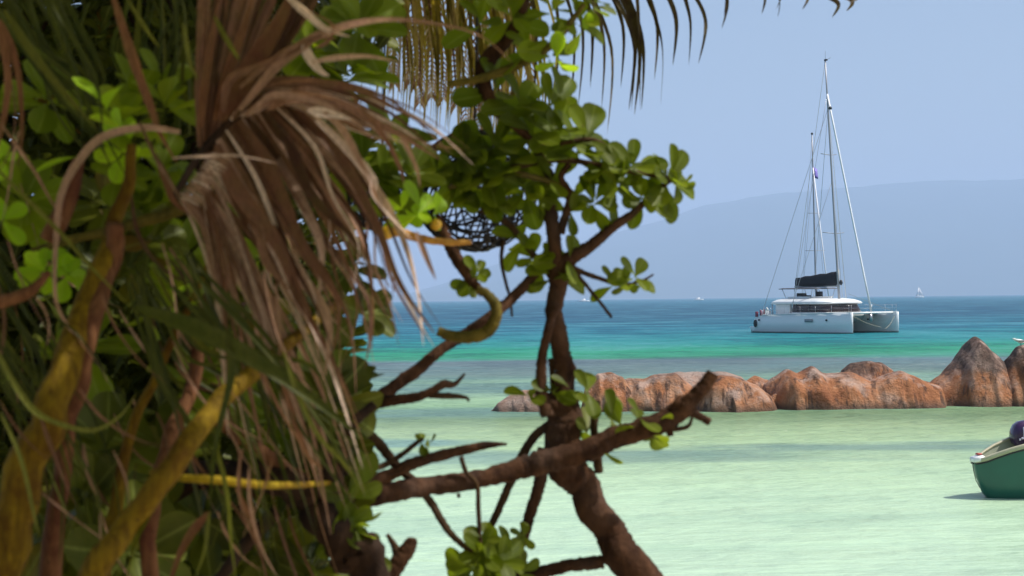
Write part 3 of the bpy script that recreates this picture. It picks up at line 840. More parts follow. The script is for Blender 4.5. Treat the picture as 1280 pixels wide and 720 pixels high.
q = MB(); rings = [[V((-.15 + .02 * k, y, 18.6 - k * .45 + dz)) for y, dz in ((.05, 0), (.5 + .05 * k, -.3), (.5 + .05 * k, -.6), (.05, -.4))] for k in range(3)]
q.loft(rings); yp(q, 'pennant', 'blue_flag')

# far boats near the horizon
def speck(px, d, kind, label):
    o = P(px, 372, d); o.z = 0
    r = thing('sailboat' if kind else 'motorboat', o, label, 'boat', 'boats far out on the horizon')
    mb = MB(); mb.loft([[o + V((f, y * w, z)) for y, z in ((-1, 1.3), (-.7, 0), (.7, 0), (1, 1.3))] for f, w in ((-6, 1.2), (-2, 1.7), (3, 1.4), (6.5, .1))]); mb.build('hull', M['white'], r)
    if kind:
        mb = MB(); mb.tube([o + V((0, 0, 1)), o + V((0, 0, 16))], .12, 6); mb.build('mast', M['alu'], r)
        mb = MB(); mb.loft([[o + V((x, y, z)) for x, z in ((.15, 2), (.15, 15.5), (-4.8, 2.1))] for y in (-.03, .03)]); mb.build('mainsail', M['white_matte'], r)
        mb = MB(); mb.loft([[o + V((x, y, z)) for x, z in ((.4, 13), (.6, 2), (6, 1.8))] for y in (-.03, .03)]); mb.build('jib', M['white_matte'], r)
    else:
        mb = MB(); mb.loft([[o + V((x, y, z)) for x, z in ((-3, 1.2), (-2.6, 3), (1, 3), (2.4, 1.3))] for y in (-1, 1)]); mb.build('cabin', M['white'], r)
speck(1149, 2300, 1, 'tiny white sailboat on the horizon right of the catamaran')
speck(730, 1900, 0, 'tiny white motorboat on the horizon just right of the gnarled trunk')
speck(873, 2100, 0, 'tiny white motorboat on the horizon above the long rocks')

# ------------------------------------------------------------------ green skiff at the right edge
bo = W(1229, 622)
sk = thing('rowing_boat', (bo.x, bo.y, 0), 'teal green open wooden boat with cream rail at the right edge', 'boat')
sk.rotation_euler = (0, 0, math.radians(6))
def sp_(mb, name, mat, parent=sk, **k): return mb.build(name, M[mat], parent, local=True, **k)
ST = ((-.14, .085, .56, .50), (-.10, .11, .57, .30), (0.0, .17, .60, .06), (.12, .25, .66, -.08), (.3, .34, .735, -.14), (.6, .45, .83, -.17), (1.0, .54, .90, -.18), (1.6, .60, .95, -.18), (2.4, .60, .98, -.18), (3.2, .50, 1.02, -.17), (3.9, .30, 1.10, -.1), (4.3, .12, 1.18, .1), (4.45, .03, 1.22, .5))
def skring(x, w, zt, zb, n=12, inset=0):
    r = []
    for k in range(n + 1):
        t = k / n; an = math.pi * t
        yy = math.copysign(abs(math.cos(an)) ** .6, math.cos(an)); zz = math.sin(an) ** .75
        hgt = zt - zb
        r.append(V((x, -yy * (w - inset) * (1 - .22 * zz), zt - (hgt - inset) * zz)))
    return r
mb = MB(); mb.loft([skring(*s_) for s_ in ST], closed=False, caps=False)
hl = sp_(mb, 'hull', 'teal')
mb = MB(); mb.loft([skring(*s_, inset=.025)[::-1] for s_ in ST[1:-1]], closed=False, caps=False); sp_(mb, 'inner_hull', 'inner')
for s in (-1, 1):
    mb = MB(); rings = []
    for x, w, zt, zb in ST:
        y = s * w
        rings.append([V((x, y - s * .045, zt - .005)), V((x, y - s * .045, zt + .022)), V((x, y + s * .018, zt + .022)), V((x, y + s * .018, zt - .04)), V((x, y + s * .002, zt - .04))])
    mb.loft(rings); sp_(mb, 'gunwale', 'cream')
    mb = MB(); mb.tube([V((x, s * (w + .012), zt - .055)) for x, w, zt, zb in ST], .012, 6); sp_(mb, 'rubbing_strip', 'dark', hl)
mb = MB(); mb.loft([[V((x, y * (w + .015), zt + dz)) for y, dz in ((-1, -.03), (-1, .03), (-.5, .045), (.5, .045), (1, .03), (1, -.03))] for x, w, zt in ((-.17, .07, .56), (-.12, .105, .57), (-.03, .15, .59))]); sp_(mb, 'end_cap', 'white')
mb = MB(); mb.loft([slab(-.10, -.02, .05, .635, .02, 3), slab(-.095, -.025, .045, .66, .02, 3)]); sp_(mb, 'cleat', 'red')
mb = MB(); mb.tube([V((-.165, 0, .55)), V((-.15, -.02, .40)), V((-.12, -.03, .26)), V((-.07, -.06, .15))], .006, 5); sp_(mb, 'painter_rope', 'dark')
for x in (.85, 2.0, 3.1):
    w = interp([(s_[0], s_[1]) for s_ in ST], x)
    mb = MB(); mb.box(x - .12, x + .12, -w * .93, w * .93, .62, .65); sp_(mb, 'thwart', 'inner', bevel=.005)
# outboard engine clamped inside the boat, its cowl above the rail
ob_w = P(1281, 556, bo.y + 0.35)
om = thing('outboard_motor', (ob_w.x, ob_w.y, 0.0), 'dark purple outboard engine with white marking, rising above the rail of the green boat', 'outboard motor')
mb = MB(); rings = []
for z, rx, ry in ((.72, .13, .11), (.76, .19, .15), (.86, .215, .17), (.96, .205, .165), (1.04, .17, .14), (1.09, .11, .09), (1.11, .03, .03)):
    rings.append([V((rx * math.copysign(abs(math.cos(q)) ** .55, math.cos(q)), ry * math.copysign(abs(math.sin(q)) ** .55, math.sin(q)), z)) for q in [2 * math.pi * k / 20 for k in range(20)]])
mb.loft(rings); cw = mb.build('cowl', M['purple'], om, local=True)
mb = MB(); mb.box(-.07, -.01, -.186, -.150, .84, 1.02)
mb.box(-.10, -.07, -.183, -.148, .84, .87); mb.box(-.13, -.11, -.179, -.14, .82, .85)
mb.build('decal', M['decal'], cw, local=True)
mb = MB(); mb.loft([[V((x, y, z)) for x, y in ((-w, -w * .7), (w, -w * .7), (w, w * .7), (-w, w * .7))] for z, w in ((.74, .11), (.5, .07), (.1, .05), (-.02, .05))]); mb.build('leg', M['dark'], om, local=True)
mb = MB(); mb.tube([V((-.05, .1, .72)), V((-.1, .38, .78))], .018, 6); mb.build('tiller', M['dark'], om, local=True)

# ================================================================== foreground vegetation
def root_at(px, d):
    q = P(px, 360, d)
    return V((q.x, q.y, beach_z(q.x, q.y) - 0.05))
def jit(pts, a_, dd=0.0):
    return [(x + R.uniform(-a_, a_), y + R.uniform(-a_, a_), d + R.uniform(-dd, dd)) for x, y, d in pts]
def ground_pt(px, d, r):
    """control point on the beach under the picture"""
    q = P(px, 360, d); z = beach_z(q.x, q.y) - 0.1
    lo, hi = 360, 6000
    for _ in range(40):
        mid_ = (lo + hi) / 2
        if P(px, mid_, d).z > z: lo = mid_
        else: hi = mid_
    return (px, lo, d, r)

# ---------------------------------------------------------------- 1. gnarled shrub tree (right)
D = 4.6
tr = thing('shrub_tree', root_at(830, D), 'gnarled brown shrub tree with glossy rounded leaves, standing in the middle of the picture', 'tree')
mb = MB()
pxtube(mb, [ground_pt(900, D, 36), (832, 800, D, 28), (796, 722, D, 23), (774, 690, D, 23), (754, 655, D, 20), (735, 622, D, 20), (712, 590, D, 24), (704, 560, D, 22), (702, 520, D, 23), (700, 490, D, 17)], 14, 20, 0.11, 0.07)
for x, y, r in ((780, 678, 13), (812, 716, 7), (694, 588, 10), (722, 598, 12), (762, 645, 6), (762, 698, 12), (692, 505, 14), (714, 500, 13)):
    mb.ball(P(x, y, D - .02), r * .8 * D / F, 10)
mb.build('trunk', M['bark'], tr)
def limb(root, pts, mat='bark', name='branch', seg=9, rough=.3, parent=None):
    m_ = MB(); pxtube(m_, pts, 12, seg + 2, min(rough, .3) * .65, 0.06); return m_.build(name, M[mat], parent or root)
# rising stems
limb(tr, [(704, 505, D, 15), (706, 470, D, 13), (699, 430, D, 12), (692, 395, D, 11), (697, 360, D, 11), (706, 330, D, 10), (730, 312, D, 8), (752, 296, D, 7), (775, 278, D, 6), (790, 268, D, 5)])
limb(tr, [(696, 360, D, 10), (694, 320, D, 9), (692, 285, D, 9), (690, 250, D + .03, 8), (686, 220, D + .05, 7), (672, 190, D + .05, 6)])
limb(tr, [(700, 292, D, 6), (710, 262, D, 5), (712, 244, D, 5), (700, 222, D, 4), (712, 205, D, 4)])
limb(tr, [(680, 520, D - .05, 9), (674, 488, D - .05, 8), (680, 440, D - .05, 6), (686, 405, D - .05, 6), (694, 385, D - .04, 6)])
limb(tr, [(710, 330, D, 4), (728, 340, D, 3.4), (752, 349, D, 3), (775, 356, D, 2.4), (800, 352, D, 1.8), (817, 343, D, 1.2)], 'twig')
limb(tr, [(720, 340, D, 2.5), (738, 362, D, 2.4), (752, 380, D, 2.2), (764, 397, D, 2)], 'twig')
limb(tr, [(692, 505, D, 4.5), (691, 470, D, 4), (690, 448, D, 4.5)], 'twig')
limb(tr, [(748, 590, D + .02, 6), (742, 540, D, 5), (746, 500, D, 5)], 'twig')
# long dead branch crossing from the left
lb = limb(tr, [(395, 640, D - .5, 22), (430, 626, D - .4, 15), (480, 617, D - .3, 13), (540, 607, D - .2, 12.5), (600, 598, D - .15, 12), (660, 583, D - .1, 14), (700, 573, D - .1, 15), (750, 556, D - .1, 13.5), (800, 538, D - .1, 14), (838, 521, D - .1, 13.5), (862, 507, D - .1, 11.5), (880, 485, D - .1, 9), (891, 467, D - .1, 8)], 'bark', 'dead_branch', 12, .4)
for pts in ([(842, 505, D - .1, 13), (862, 512, D - .1, 7), (876, 520, D - .1, 5), (888, 528, D - .1, 4.5)],
            [(838, 520, D - .1, 12), (835, 532, D - .1, 6), (838, 545, D - .1, 4)],
            [(836, 536, D - .1, 4), (850, 536, D - .1, 3), (862, 532, D - .1, 2.4), (866, 521, D - .1, 1.6)],
            [(576, 571, D - .2, 3), (583, 590, D - .2, 3), (596, 606, D - .2, 3), (598, 640, D - .2, 3), (602, 690, D - .2, 2.6)],
            [(573, 617, D - .2, 2.6), (574, 622, D - .2, 2)]):
    limb(tr, pts, 'bark' if pts[0][3] > 6 else 'twig', 'side_branch', parent=lb)
limb(tr, [(440, 612, D - .35, 12), (480, 597, D - .3, 9), (520, 579, D - .3, 7.5), (560, 567, D - .3, 7), (605, 557, D - .3, 5), (634, 555, D - .3, 1.5)], 'bark', 'dead_branch')
limb(tr, [(455, 590, D - .35, 5), (482, 581, D - .3, 4), (505, 567, D - .3, 3.5), (520, 555, D - .3, 3), (530, 548, D - .3, 2.4)], 'twig')
limb(tr, [(445, 530, D - .3, 8), (470, 552, D - .25, 7), (500, 585, D - .22, 6), (520, 603, D - .2, 5.5), (540, 630, D - .2, 5), (560, 663, D - .2, 4.5), (582, 684, D - .2, 3.5), (592, 688, D - .2, 3)], 'twig')
limb(tr, [(690, 527, D, 6), (668, 545, D, 6), (648, 580, D, 5.5), (630, 620, D, 5), (612, 660, D, 4.5), (600, 690, D, 4), (590, 730, D, 3)], 'twig')
limb(tr, [(682, 560, D - .02, 9), (680, 590, D - .02, 8), (672, 620, D - .02, 7.5), (658, 655, D - .02, 7), (645, 690, D - .02, 6), (640, 715, D, 5)])
limb(tr, [(754, 702, D, 9), (720, 706, D, 8), (690, 712, D, 8), (650, 722, D, 8), (600, 740, D, 6)], 'bark')
limb(tr, [(450, 520, D - .3, 12), (475, 500, D - .25, 9), (515, 465, D - .2, 8), (550, 437, D - .15, 7), (582, 418, D - .1, 7), (610, 397, D - .1, 7), (640, 372, D - .05, 7), (665, 345, D, 6), (668, 335, D, 5)], 'bark')
limb(tr, [(462, 505, D - .3, 9), (495, 500, D - .3, 7), (520, 496, D - .3, 6), (540, 488, D - .3, 5), (556, 480, D - .3, 5.5), (570, 480, D - .3, 3.5), (582, 467, D - .3, 1.4)], 'bark')
limb(tr, [(535, 494, D - .3, 4), (565, 495, D - .3, 4), (583, 497, D - .3, 2.4), (586, 502, D - .3, 1.5)], 'twig')
limb(tr, [(546, 414, D - .2, 6), (565, 420, D - .2, 7), (590, 421, D - .2, 8), (608, 414, D - .2, 8), (618, 398, D - .2, 7.5), (617, 380, D - .2, 7), (606, 366, D - .2, 6), (596, 362, D - .2, 5)], 'stem_green')
limb(tr, [(604, 368, D - .1, 5), (585, 345, D - .1, 7), (572, 322, D - .1, 8), (560, 300, D - .1, 7), (545, 270, D - .1, 6)], 'bark')
limb(tr, [(629, 300, D, 3), (627, 325, D, 2.4), (632, 350, D, 2.2), (637, 372, D, 2), (640, 396, D, 1.4)], 'twig')
limb(tr, [(690, 348, D, 5), (660, 310, D, 4), (635, 280, D, 4), (600, 262, D, 4)], 'twig')
limb(tr, [(672, 190, D + .05, 6), (648, 160, D, 6), (615, 130, D, 8), (605, 90, D, 10), (620, 60, D, 10), (650, 20, D, 8), (665, -60, D, 8)], 'bark')
limb(tr, [(560, 105, D - .05, 4), (610, 96, D - .05, 5.5), (650, 80, D - .05, 5.5), (690, 55, D - .05, 5), (715, 25, D - .05, 4), (730, 5, D - .05, 3)], 'stem_green')
limb(tr, [(640, 210, D, 4), (690, 200, D, 4), (745, 205, D, 3.5), (790, 215, D, 3), (835, 222, D, 2.4)], 'twig')
limb(tr, [(790, 268, D, 5), (815, 245, D, 3.5), (838, 225, D, 3)], 'twig')
limb(tr, [(700, 180, D, 3), (740, 175, D, 3), (775, 195, D, 2.4)], 'twig')
limb(tr, [(560, 235, D, 3), (620, 215, D, 4), (680, 225, D, 4), (720, 245, D, 3)], 'stem_green')

def cluster(root, px, py, d, lp, n, ang, mat='leaf', var=(0.15, 0.8), zt=0.0, spread=(0.35, 1.45), wr=0.52, name='leaf_cluster'):
    """leaves lp px long around a twig end; ang = picture angle of the twig axis (deg, 90 = up), zt = tilt to the camera."""
    an = math.radians(ang)
    ax = rt * math.cos(an) + up * math.sin(an) - fw * zt
    m_ = MB(); rosette(m_, P(px, py, d), ax, lp * d / F, n, var, spread, wr)
    return m_.build(name, M[mat], root)
for c in ((768, 352, D, 34, 6, 80, 'leaf', (.3, .85)), (794, 345, D, 36, 7, 70, 'leaf', (.3, .85)), (785, 357, D, 26, 4, -70, 'leaf', (.2, .6)),
          (838, 222, D, 48, 8, 40, 'leaf', (.2, .7)), (792, 208, D, 50, 8, 80, 'leaf', (.2, .75)), (850, 232, D, 36, 4, -20, 'leaf', (.2, .6)),
          (805, 245, D, 40, 6, 60, 'leaf', (.2, .7)), (775, 232, D, 46, 8, 20, 'leaf', (.2, .8)), (745, 250, D, 40, 8, 60, 'leaf', (.15, .7)),
          (755, 205, D, 48, 7, 100, 'leaf', (.2, .8)), (722, 190, D, 62, 8, 70, 'leaf', (.15, .7)), (700, 160, D, 60, 8, 90, 'leaf', (.2, .75)),
          (735, 170, D, 62, 6, 60, 'leaf', (.2, .8)), (665, 165, D, 60, 8, 100, 'leaf', (.15, .7)), (640, 200, D, 58, 8, 90, 'leaf', (.15, .7)),
          (690, 225, D, 52, 9, 60, 'leaf', (.15, .7)), (655, 235, D, 52, 9, 110, 'leaf', (.1, .6)), (620, 215, D, 52, 9, 90, 'leaf', (.1, .6)),
          (715, 265, D, 36, 6, 0, 'leaf', (.2, .7)), (600, 230, D, 50, 9, 120, 'leaf', (.1, .6)), (570, 225, D, 48, 9, 140, 'leaf', (.05, .5)), (575, 195, D, 50, 9, 100, 'leaf', (.05, .5)), (625, 245, D, 46, 8, 60, 'leaf', (.1, .5)), (545, 215, D, 44, 8, 120, 'leaf', (.0, .4)), (605, 205, D, 50, 9, 90, 'leaf', (.1, .6)),
          (668, 318, D, 42, 9, 80, 'leaf', (.3, .85)), (650, 300, D, 40, 6, 120, 'leaf', (.2, .8)), (695, 335, D, 44, 8, 60, 'leaf', (.2, .7)),
          (712, 322, D - .02, 42, 5, 20, 'leaf', (.3, .9)), (690, 350, D, 36, 5, -70, 'leaf', (.1, .6)),
          (598, 340, D - .1, 34, 4, 85, 'leaf', (.3, .8)), (592, 352, D - .1, 30, 5, 20, 'leaf', (.2, .7)),
          (620, 178, D, 52, 8, 70, 'leaf', (.1, .7)), (590, 190, D, 50, 8, 110, 'leaf', (.05, .5)), (650, 130, D, 60, 8, 60, 'leaf', (.1, .7)),
          (620, 110, D, 52, 7, 60, 'leaf', (.1, .7)), (690, 130, D, 56, 6, 40, 'leaf', (.2, .8)),
          (695, 68, D - .05, 48, 7, 20, 'leaf', (.4, .95)), (725, 22, D - .05, 46, 8, 70, 'leaf', (.5, 1.)), (730, 40, D - .05, 34, 5, -20, 'leaf_sunlit', (.1, .9)),
          (660, 55, D - .05, 46, 8, 110, 'leaf', (.3, .9)), (640, 20, D - .05, 48, 8, 90, 'leaf', (.4, 1.)), (600, 25, D, 50, 8, 90, 'leaf', (.2, .8)),
          (690, 10, D, 46, 8, 80, 'leaf', (.3, .95)), (745, 2, D, 40, 6, 60, 'leaf', (.4, .9)), (620, -15, D, 50, 9, 80, 'leaf', (.3, .9)), (690, -30, D, 50, 9, 80, 'leaf', (.3, .9)),
          (697, 80, D - .1, 40, 3, -80, 'leaf_sunlit', (.2, 1.)),
          (525, 262, D - .35, 44, 6, 60, 'leaf_sunlit', (.3, .95)), (500, 262, D - .3, 40, 4, 190, 'leaf_sunlit', (.2, .7)), (545, 268, D - .3, 40, 4, 20, 'leaf_sunlit', (.1, .6)),
          (690, 490, D - .05, 36, 6, 110, 'leaf', (.1, .5)), (735, 488, D - .05, 38, 6, 70, 'leaf', (.1, .6)), (660, 495, D - .05, 34, 5, 120, 'leaf', (.1, .5)),
          (712, 485, D - .05, 34, 6, 90, 'leaf', (.1, .5)),
          (765, 520, D - .05, 46, 6, 40, 'leaf', (.1, .5)), (800, 520, D - .12, 38, 5, 80, 'leaf', (.15, .6)), (780, 538, D, 40, 7, -60, 'leaf', (.1, .5)),
          (812, 545, D - .1, 46, 5, -90, 'leaf', (.1, .6)), (822, 530, D - .1, 34, 4, -50, 'leaf', (.1, .6)), (750, 560, D, 42, 5, -100, 'leaf', (.1, .5)),
          (735, 540, D, 40, 6, 60, 'leaf_shaded', (.3, .9)), (765, 555, D, 34, 4, -60, 'leaf', (.1, .5)),
          (527, 552, D - .3, 24, 4, 60, 'leaf', (.2, .7)), (535, 556, D - .3, 26, 3, 0, 'leaf', (.2, .7)),
          (603, 690, D - .2, 42, 9, 80, 'leaf', (.1, .6)), (625, 700, D - .2, 42, 9, 60, 'leaf', (.1, .6)), (640, 690, D - .1, 42, 7, 20, 'leaf', (.1, .6)),
          (590, 712, D - .2, 42, 8, 180, 'leaf', (.1, .6)), (655, 670, D - .1, 34, 4, 80, 'leaf', (.1, .6)), (615, 725, D - .2, 44, 9, 60, 'leaf', (.1, .5)),
          (606, 672, D - .2, 30, 4, 100, 'leaf', (.1, .6)), (652, 715, D - .1, 40, 6, 20, 'leaf', (.1, .5))):
    px, py, d, lp, n, ang, mt, vr = c
    cluster(tr, px, py, d, lp * (1.16 if n > 4 else 1.05), (n + 2 if px > 738 and py < 300 else max(4, n - 2) if py > 60 else n - 3) if py < 460 else (max(3, n - 3) if py < 600 else n), ang, mt, vr, zt=R.uniform(.5, 1.8), wr=R.uniform(.50, .58), spread=(.75, 1.75))
# orange stalk with fruit and withered bits
limb(tr, [(485, 288, D - .4, 5), (505, 292, D - .4, 5.5), (530, 299, D - .4, 5), (565, 303, D - .4, 4.2), (590, 303, D - .4, 2.5)], 'orange', 'withered_stalk')
for x, y, r in ((545, 281, 7.5), (484, 291, 9), (497, 287, 7)):
    q = MB(); q.ball(P(x, y, D - .4), r * (D - .4) / F, 10); q.build('fruit', M['berry'], tr)

# ---------------------------------------------------------------- 2. leaning trunk low on the left + its branches
D2 = 4.0
t2 = thing('leaning_tree', root_at(470, D2), 'dark leaning trunk low on the left with a broken stub beside it', 'tree')
mb = MB(); pxtube(mb, [ground_pt(540, D2, 36), (462, 740, D2, 25), (436, 700, D2, 23), (412, 660, D2, 23), (386, 622, D2, 22), (350, 600, D2, 20), (290, 590, D2 + .1, 16), (230, 600, D2 + .3, 18)], 8, 12, .4, .2)
for x, y, r in ((400, 612, 18), (385, 622, 20)): mb.ball(P(x, y, D2), r * D2 / F, 10)
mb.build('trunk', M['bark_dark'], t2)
for pts, mt in (([(410, 610, D2, 18), (430, 560, D2, 10), (440, 530, D2, 7), (470, 505, D2, 6)], 'bark_dark'),
                ([(275, 225, D2 - .2, 5), (245, 248, D2 - .2, 8), (205, 268, D2 - .2, 8), (150, 286, D2 - .2, 7), (95, 298, D2 - .2, 6), (40, 315, D2 - .2, 5)], 'stem_green'),
                ([(430, 600, D2 + .3, 6), (432, 560, D2 + .3, 3.5), (430, 545, D2 + .3, 3)], 'twig'),
                ([(446, 610, D2 + .2, 8), (450, 580, D2 + .2, 6), (446, 560, D2 + .2, 5), (452, 548, D2 + .2, 3)], 'twig'),
                ([(345, 640, D2, 10), (300, 690, D2, 8), (260, 740, D2, 8)], 'bark_dark'),
                ([(250, 600, D2 + .2, 8), (180, 640, D2 + .2, 7), (100, 650, D2 + .3, 6)], 'bark_dark'),
                ([(420, 560, D2, 7), (380, 500, D2 + .2, 8), (330, 440, D2 + .3, 8), (300, 380, D2 + .3, 7)], 'bark_dark'),
                ([(380, 600, D2, 9), (340, 575, D2, 9), (300, 545, D2, 9), (265, 520, D2, 8)], 'petiole_brown')):
    limb(t2, pts, mt)
st = limb(t2, [(478, 760, D2 + .2, 14), (490, 725, D2 + .2, 12), (500, 700, D2 + .2, 11), (510, 678, D2 + .2, 8), (513, 674, D2 + .2, 5)], 'bark', 'broken_stub', 10, .5)
limb(t2, [(497, 695, D2 + .2, 7), (490, 680, D2 + .2, 4), (483, 668, D2 + .2, 2.5)], 'twig', 'side_branch', parent=st)
for c in ((435, 560, D2, 40, 5, 200, 'leaf_shaded', (.2, .9)), (410, 500, D2 + .1, 70, 6, 30, 'leaf_shaded', (.2, .9)), (420, 480, D2 + .2, 66, 7, 100, 'leaf_shaded', (.3, .9)),
          (400, 520, D2 + .1, 66, 7, 250, 'leaf_shaded', (.2, .9)), (440, 545, D2, 36, 3, -60, 'leaf_shaded', (.5, .9)), (440, 625, D2, 52, 4, -20, 'leaf', (.1, .6)),
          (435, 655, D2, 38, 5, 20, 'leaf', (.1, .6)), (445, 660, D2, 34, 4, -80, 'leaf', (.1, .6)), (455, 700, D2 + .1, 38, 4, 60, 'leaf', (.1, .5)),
          (110, 620, D2 - .2, 100, 6, 40, 'leaf_shaded', (.4, 1.)), (60, 660, D2 - .2, 95, 6, 150, 'leaf_shaded', (.4, 1.)), (170, 690, D2 - .3, 100, 6, 20, 'leaf_shaded', (.4, 1.)),
          (130, 560, D2 - .1, 90, 6, 80, 'leaf_shaded', (.4, 1.)), (200, 560, D2, 80, 6, 100, 'leaf_shaded', (.4, 1.)), (330, 660, D2 + .2, 70, 8, 200, 'leaf_shaded', (.2, .9)),
          (320, 700, D2 + .2, 70, 8, 260, 'leaf_shaded', (.2, .9)), (250, 650, D2 + .2, 70, 7, 120, 'leaf_shaded', (.3, .9)), (380, 700, D2 + .3, 60, 8, 120, 'leaf_shaded', (.3, .9)),
          (410, 590, D2 + .2, 60, 6, 160, 'leaf_shaded', (.3, .9)),
          (100, 195, D2 - .4, 80, 1, 178, 'leaf_sunlit', (.3, .5)), (155, 185, D2 - .3, 40, 5, 80, 'leaf_sunlit', (.1, .8)), (152, 150, D2 - .3, 56, 6, 70, 'leaf', (.8, .95)),
          (128, 128, D2 - .4, 80, 2, 118, 'leaf_sunlit', (.2, .7)), (150, 160, D2 - .4, 52, 3, 140, 'leaf_sunlit', (.4, .9)), (200, 110, D2 - .2, 60, 4, 60, 'leaf', (.5, .9)),
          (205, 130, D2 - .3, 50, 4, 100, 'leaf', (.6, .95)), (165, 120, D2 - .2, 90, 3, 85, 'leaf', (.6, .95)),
          (55, 335, D2 - .3, 36, 7, 100, 'leaf_sunlit', (.1, .8)), (85, 342, D2 - .3, 32, 6, 40, 'leaf_sunlit', (.0, .6)), (5, 200, D2 - .3, 26, 4, 0, 'leaf_sunlit', (.1, .6)),
          (5, 275, D2 - .3, 32, 5, 20, 'leaf_sunlit', (.0, .5)), (220, 368, D2 - .3, 46, 3, -40, 'leaf_sunlit', (.2, .6)), (205, 350, D2 - .2, 30, 5, 80, 'leaf', (.6, .95)),
          (185, 395, D2 - .2, 54, 3, -95, 'leaf', (.7, .95)), (160, 335, D2 - .1, 56, 7, 90, 'leaf_shaded', (.5, 1.)), (190, 300, D2 - .1, 56, 7, 60, 'leaf_shaded', (.6, 1.)),
          (130, 250, D2, 56, 7, 100, 'leaf_shaded', (.6, 1.)), (200, 215, D2 - .1, 52, 7, 60, 'leaf', (.3, .9)), (180, 250, D2 - .1, 52, 7, 120, 'leaf', (.2, .8)),
          (5, 475, D2 - .3, 30, 3, 60, 'leaf_sunlit', (.0, .5)), (150, 215, D2 - .2, 40, 6, 60, 'leaf', (.6, .9)), (330, 235, D2, 50, 6, 0, 'leaf', (.1, .6)),
          (480, 225, D2 + .4, 50, 8, 60, 'leaf', (.0, .5)), (515, 215, D2 + .4, 48, 8, 60, 'leaf', (.0, .5)), (455, 205, D2 + .4, 50, 8, 90, 'leaf', (.0, .4)), (495, 180, D2 + .5, 50, 8, 90, 'leaf', (.0, .4)), (60, 120, D2, 60, 8, 60, 'leaf', (.2, .9)), (30, 250, D2, 60, 8, 60, 'leaf', (.2, .9)), (110, 430, D2, 60, 8, 60, 'leaf', (.1, .7)), (240, 470, D2, 60, 8, 60, 'leaf', (.1, .7)), (340, 520, D2 + .1, 60, 8, 60, 'leaf', (.1, .7)), (230, 320, D2, 56, 8, 60, 'leaf', (.3, .9)), (390, 60, D2 + .4, 60, 8, 60, 'leaf', (.2, .9)), (440, 90, D2 + .4, 60, 8, 60, 'leaf', (.2, .8)), (450, 30, D2 + .4, 60, 8, 60, 'leaf', (.2, .8)), (440, 330, D2 + .4, 50, 6, 60, 'leaf_shaded', (.3, 1)), (455, 390, D2 + .4, 46, 6, 20, 'leaf_shaded', (.3, 1)),
          (330, 320, D2 + .2, 50, 6, 30, 'leaf', (.2, .8)), (440, 250, D2 + .3, 50, 6, 60, 'leaf', (.1, .7)), (300, 430, D2 + .2, 50, 6, 60, 'leaf_shaded', (.3, 1)), (340, 400, D2 + .2, 50, 6, 60, 'leaf_shaded', (.3, 1))):
    px, py, d, lp, n, ang, mt, vr = c
    cluster(t2, px, py, d, lp * (1.25 if n > 3 else 1.0), n + (2 if n > 3 else 0), ang, mt, vr, zt=R.uniform(.3, 1.5) if n > 3 else 0, wr=.6, spread=(.6, 1.65) if n > 3 else (.3, 1.2))

# ---------------------------------------------------------------- 3. dense shrub wall behind, as separate bushes
def bush(label, region, d0, d1, n, mat, leafm, seed, stem_px):
    """region: list of (px_left, px_right, py) rows bounding the foliage."""
    rb = random.Random(seed)
    dm = (d0 + d1) / 2
    rt_ = root_at(stem_px, dm)
    b = thing('shrub', rt_, label, 'shrub', 'leafy shrubs behind the palm fronds')
    m_ = MB()
    for k in range(5):
        x = stem_px + rb.uniform(-60, 60)
        pts = [ground_pt(stem_px + rb.uniform(-20, 20), dm, 9), (x + rb.uniform(-30, 30), 600, dm, 7), (x + rb.uniform(-60, 60), 400, dm, 6), (x + rb.uniform(-90, 90), 180, dm, 4), (x + rb.uniform(-120, 100), -60, dm, 2)]
        pxtube(m_, pts, 5, 7, .2)
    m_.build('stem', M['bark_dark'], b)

    global R
    oldR = R; R = rb
    f_ = MB(); rows = [r for r in region]
    cnt = 0
    while cnt < n:
        py = rb.uniform(rows[0][2], rows[-1][2])
        L_ = interp([(r[2], r[0]) for r in rows], py); R_ = interp([(r[2], r[1]) for r in rows], py)
        px = rb.uniform(L_, R_)
        g = mn.noise(V((px * .012, py * .012, seed)))
        if g < (-0.32 if leafm < .15 else -9): continue
        d = rb.uniform(d0, d1) + g * .4
        an = math.radians(rb.uniform(20, 160))
        ax = rt * math.cos(an) * .8 + up * math.sin(an) - fw * rb.uniform(-.4, .9)
        vb = min(.75, max(.1, .4 + g * .9))
        rosette(f_, P(px, py, d), ax, leafm * rb.uniform(.8, 1.2), rb.choice((5, 6, 7)), (max(0, vb - .3), min(1, vb + .25)), (.5, 1.5), .52, 4)
        cnt += 1
    f_.build('foliage', M[mat], b)
    R = oldR
bush('dark leafy shrub filling the far left edge behind the palm stalks', [(-330, 150, -260), (-330, 160, 300), (-300, 170, 800)], 5.2, 6.6, 1300, 'leaf_shaded', .105, 1, 0)
bush('dark shrub behind the brown dead frond, upper left', [(120, 470, -260), (120, 500, -60), (120, 470, 100), (120, 440, 200), (120, 420, 390)], 5.4, 6.8, 1100, 'leaf_shaded', .105, 2, 240)
bush('dark shrub low on the left under the dead frond', [(60, 415, 330), (60, 425, 480), (60, 425, 620), (60, 395, 840)], 5.0, 6.4, 1100, 'leaf_shaded', .105, 3, 250)
bush('dim shrub in deep shade farthest behind on the left', [(-300, 440, -200), (-300, 400, 300), (-300, 385, 900)], 7.4, 8.6, 3200, 'leaf_shaded', .17, 4, 60)

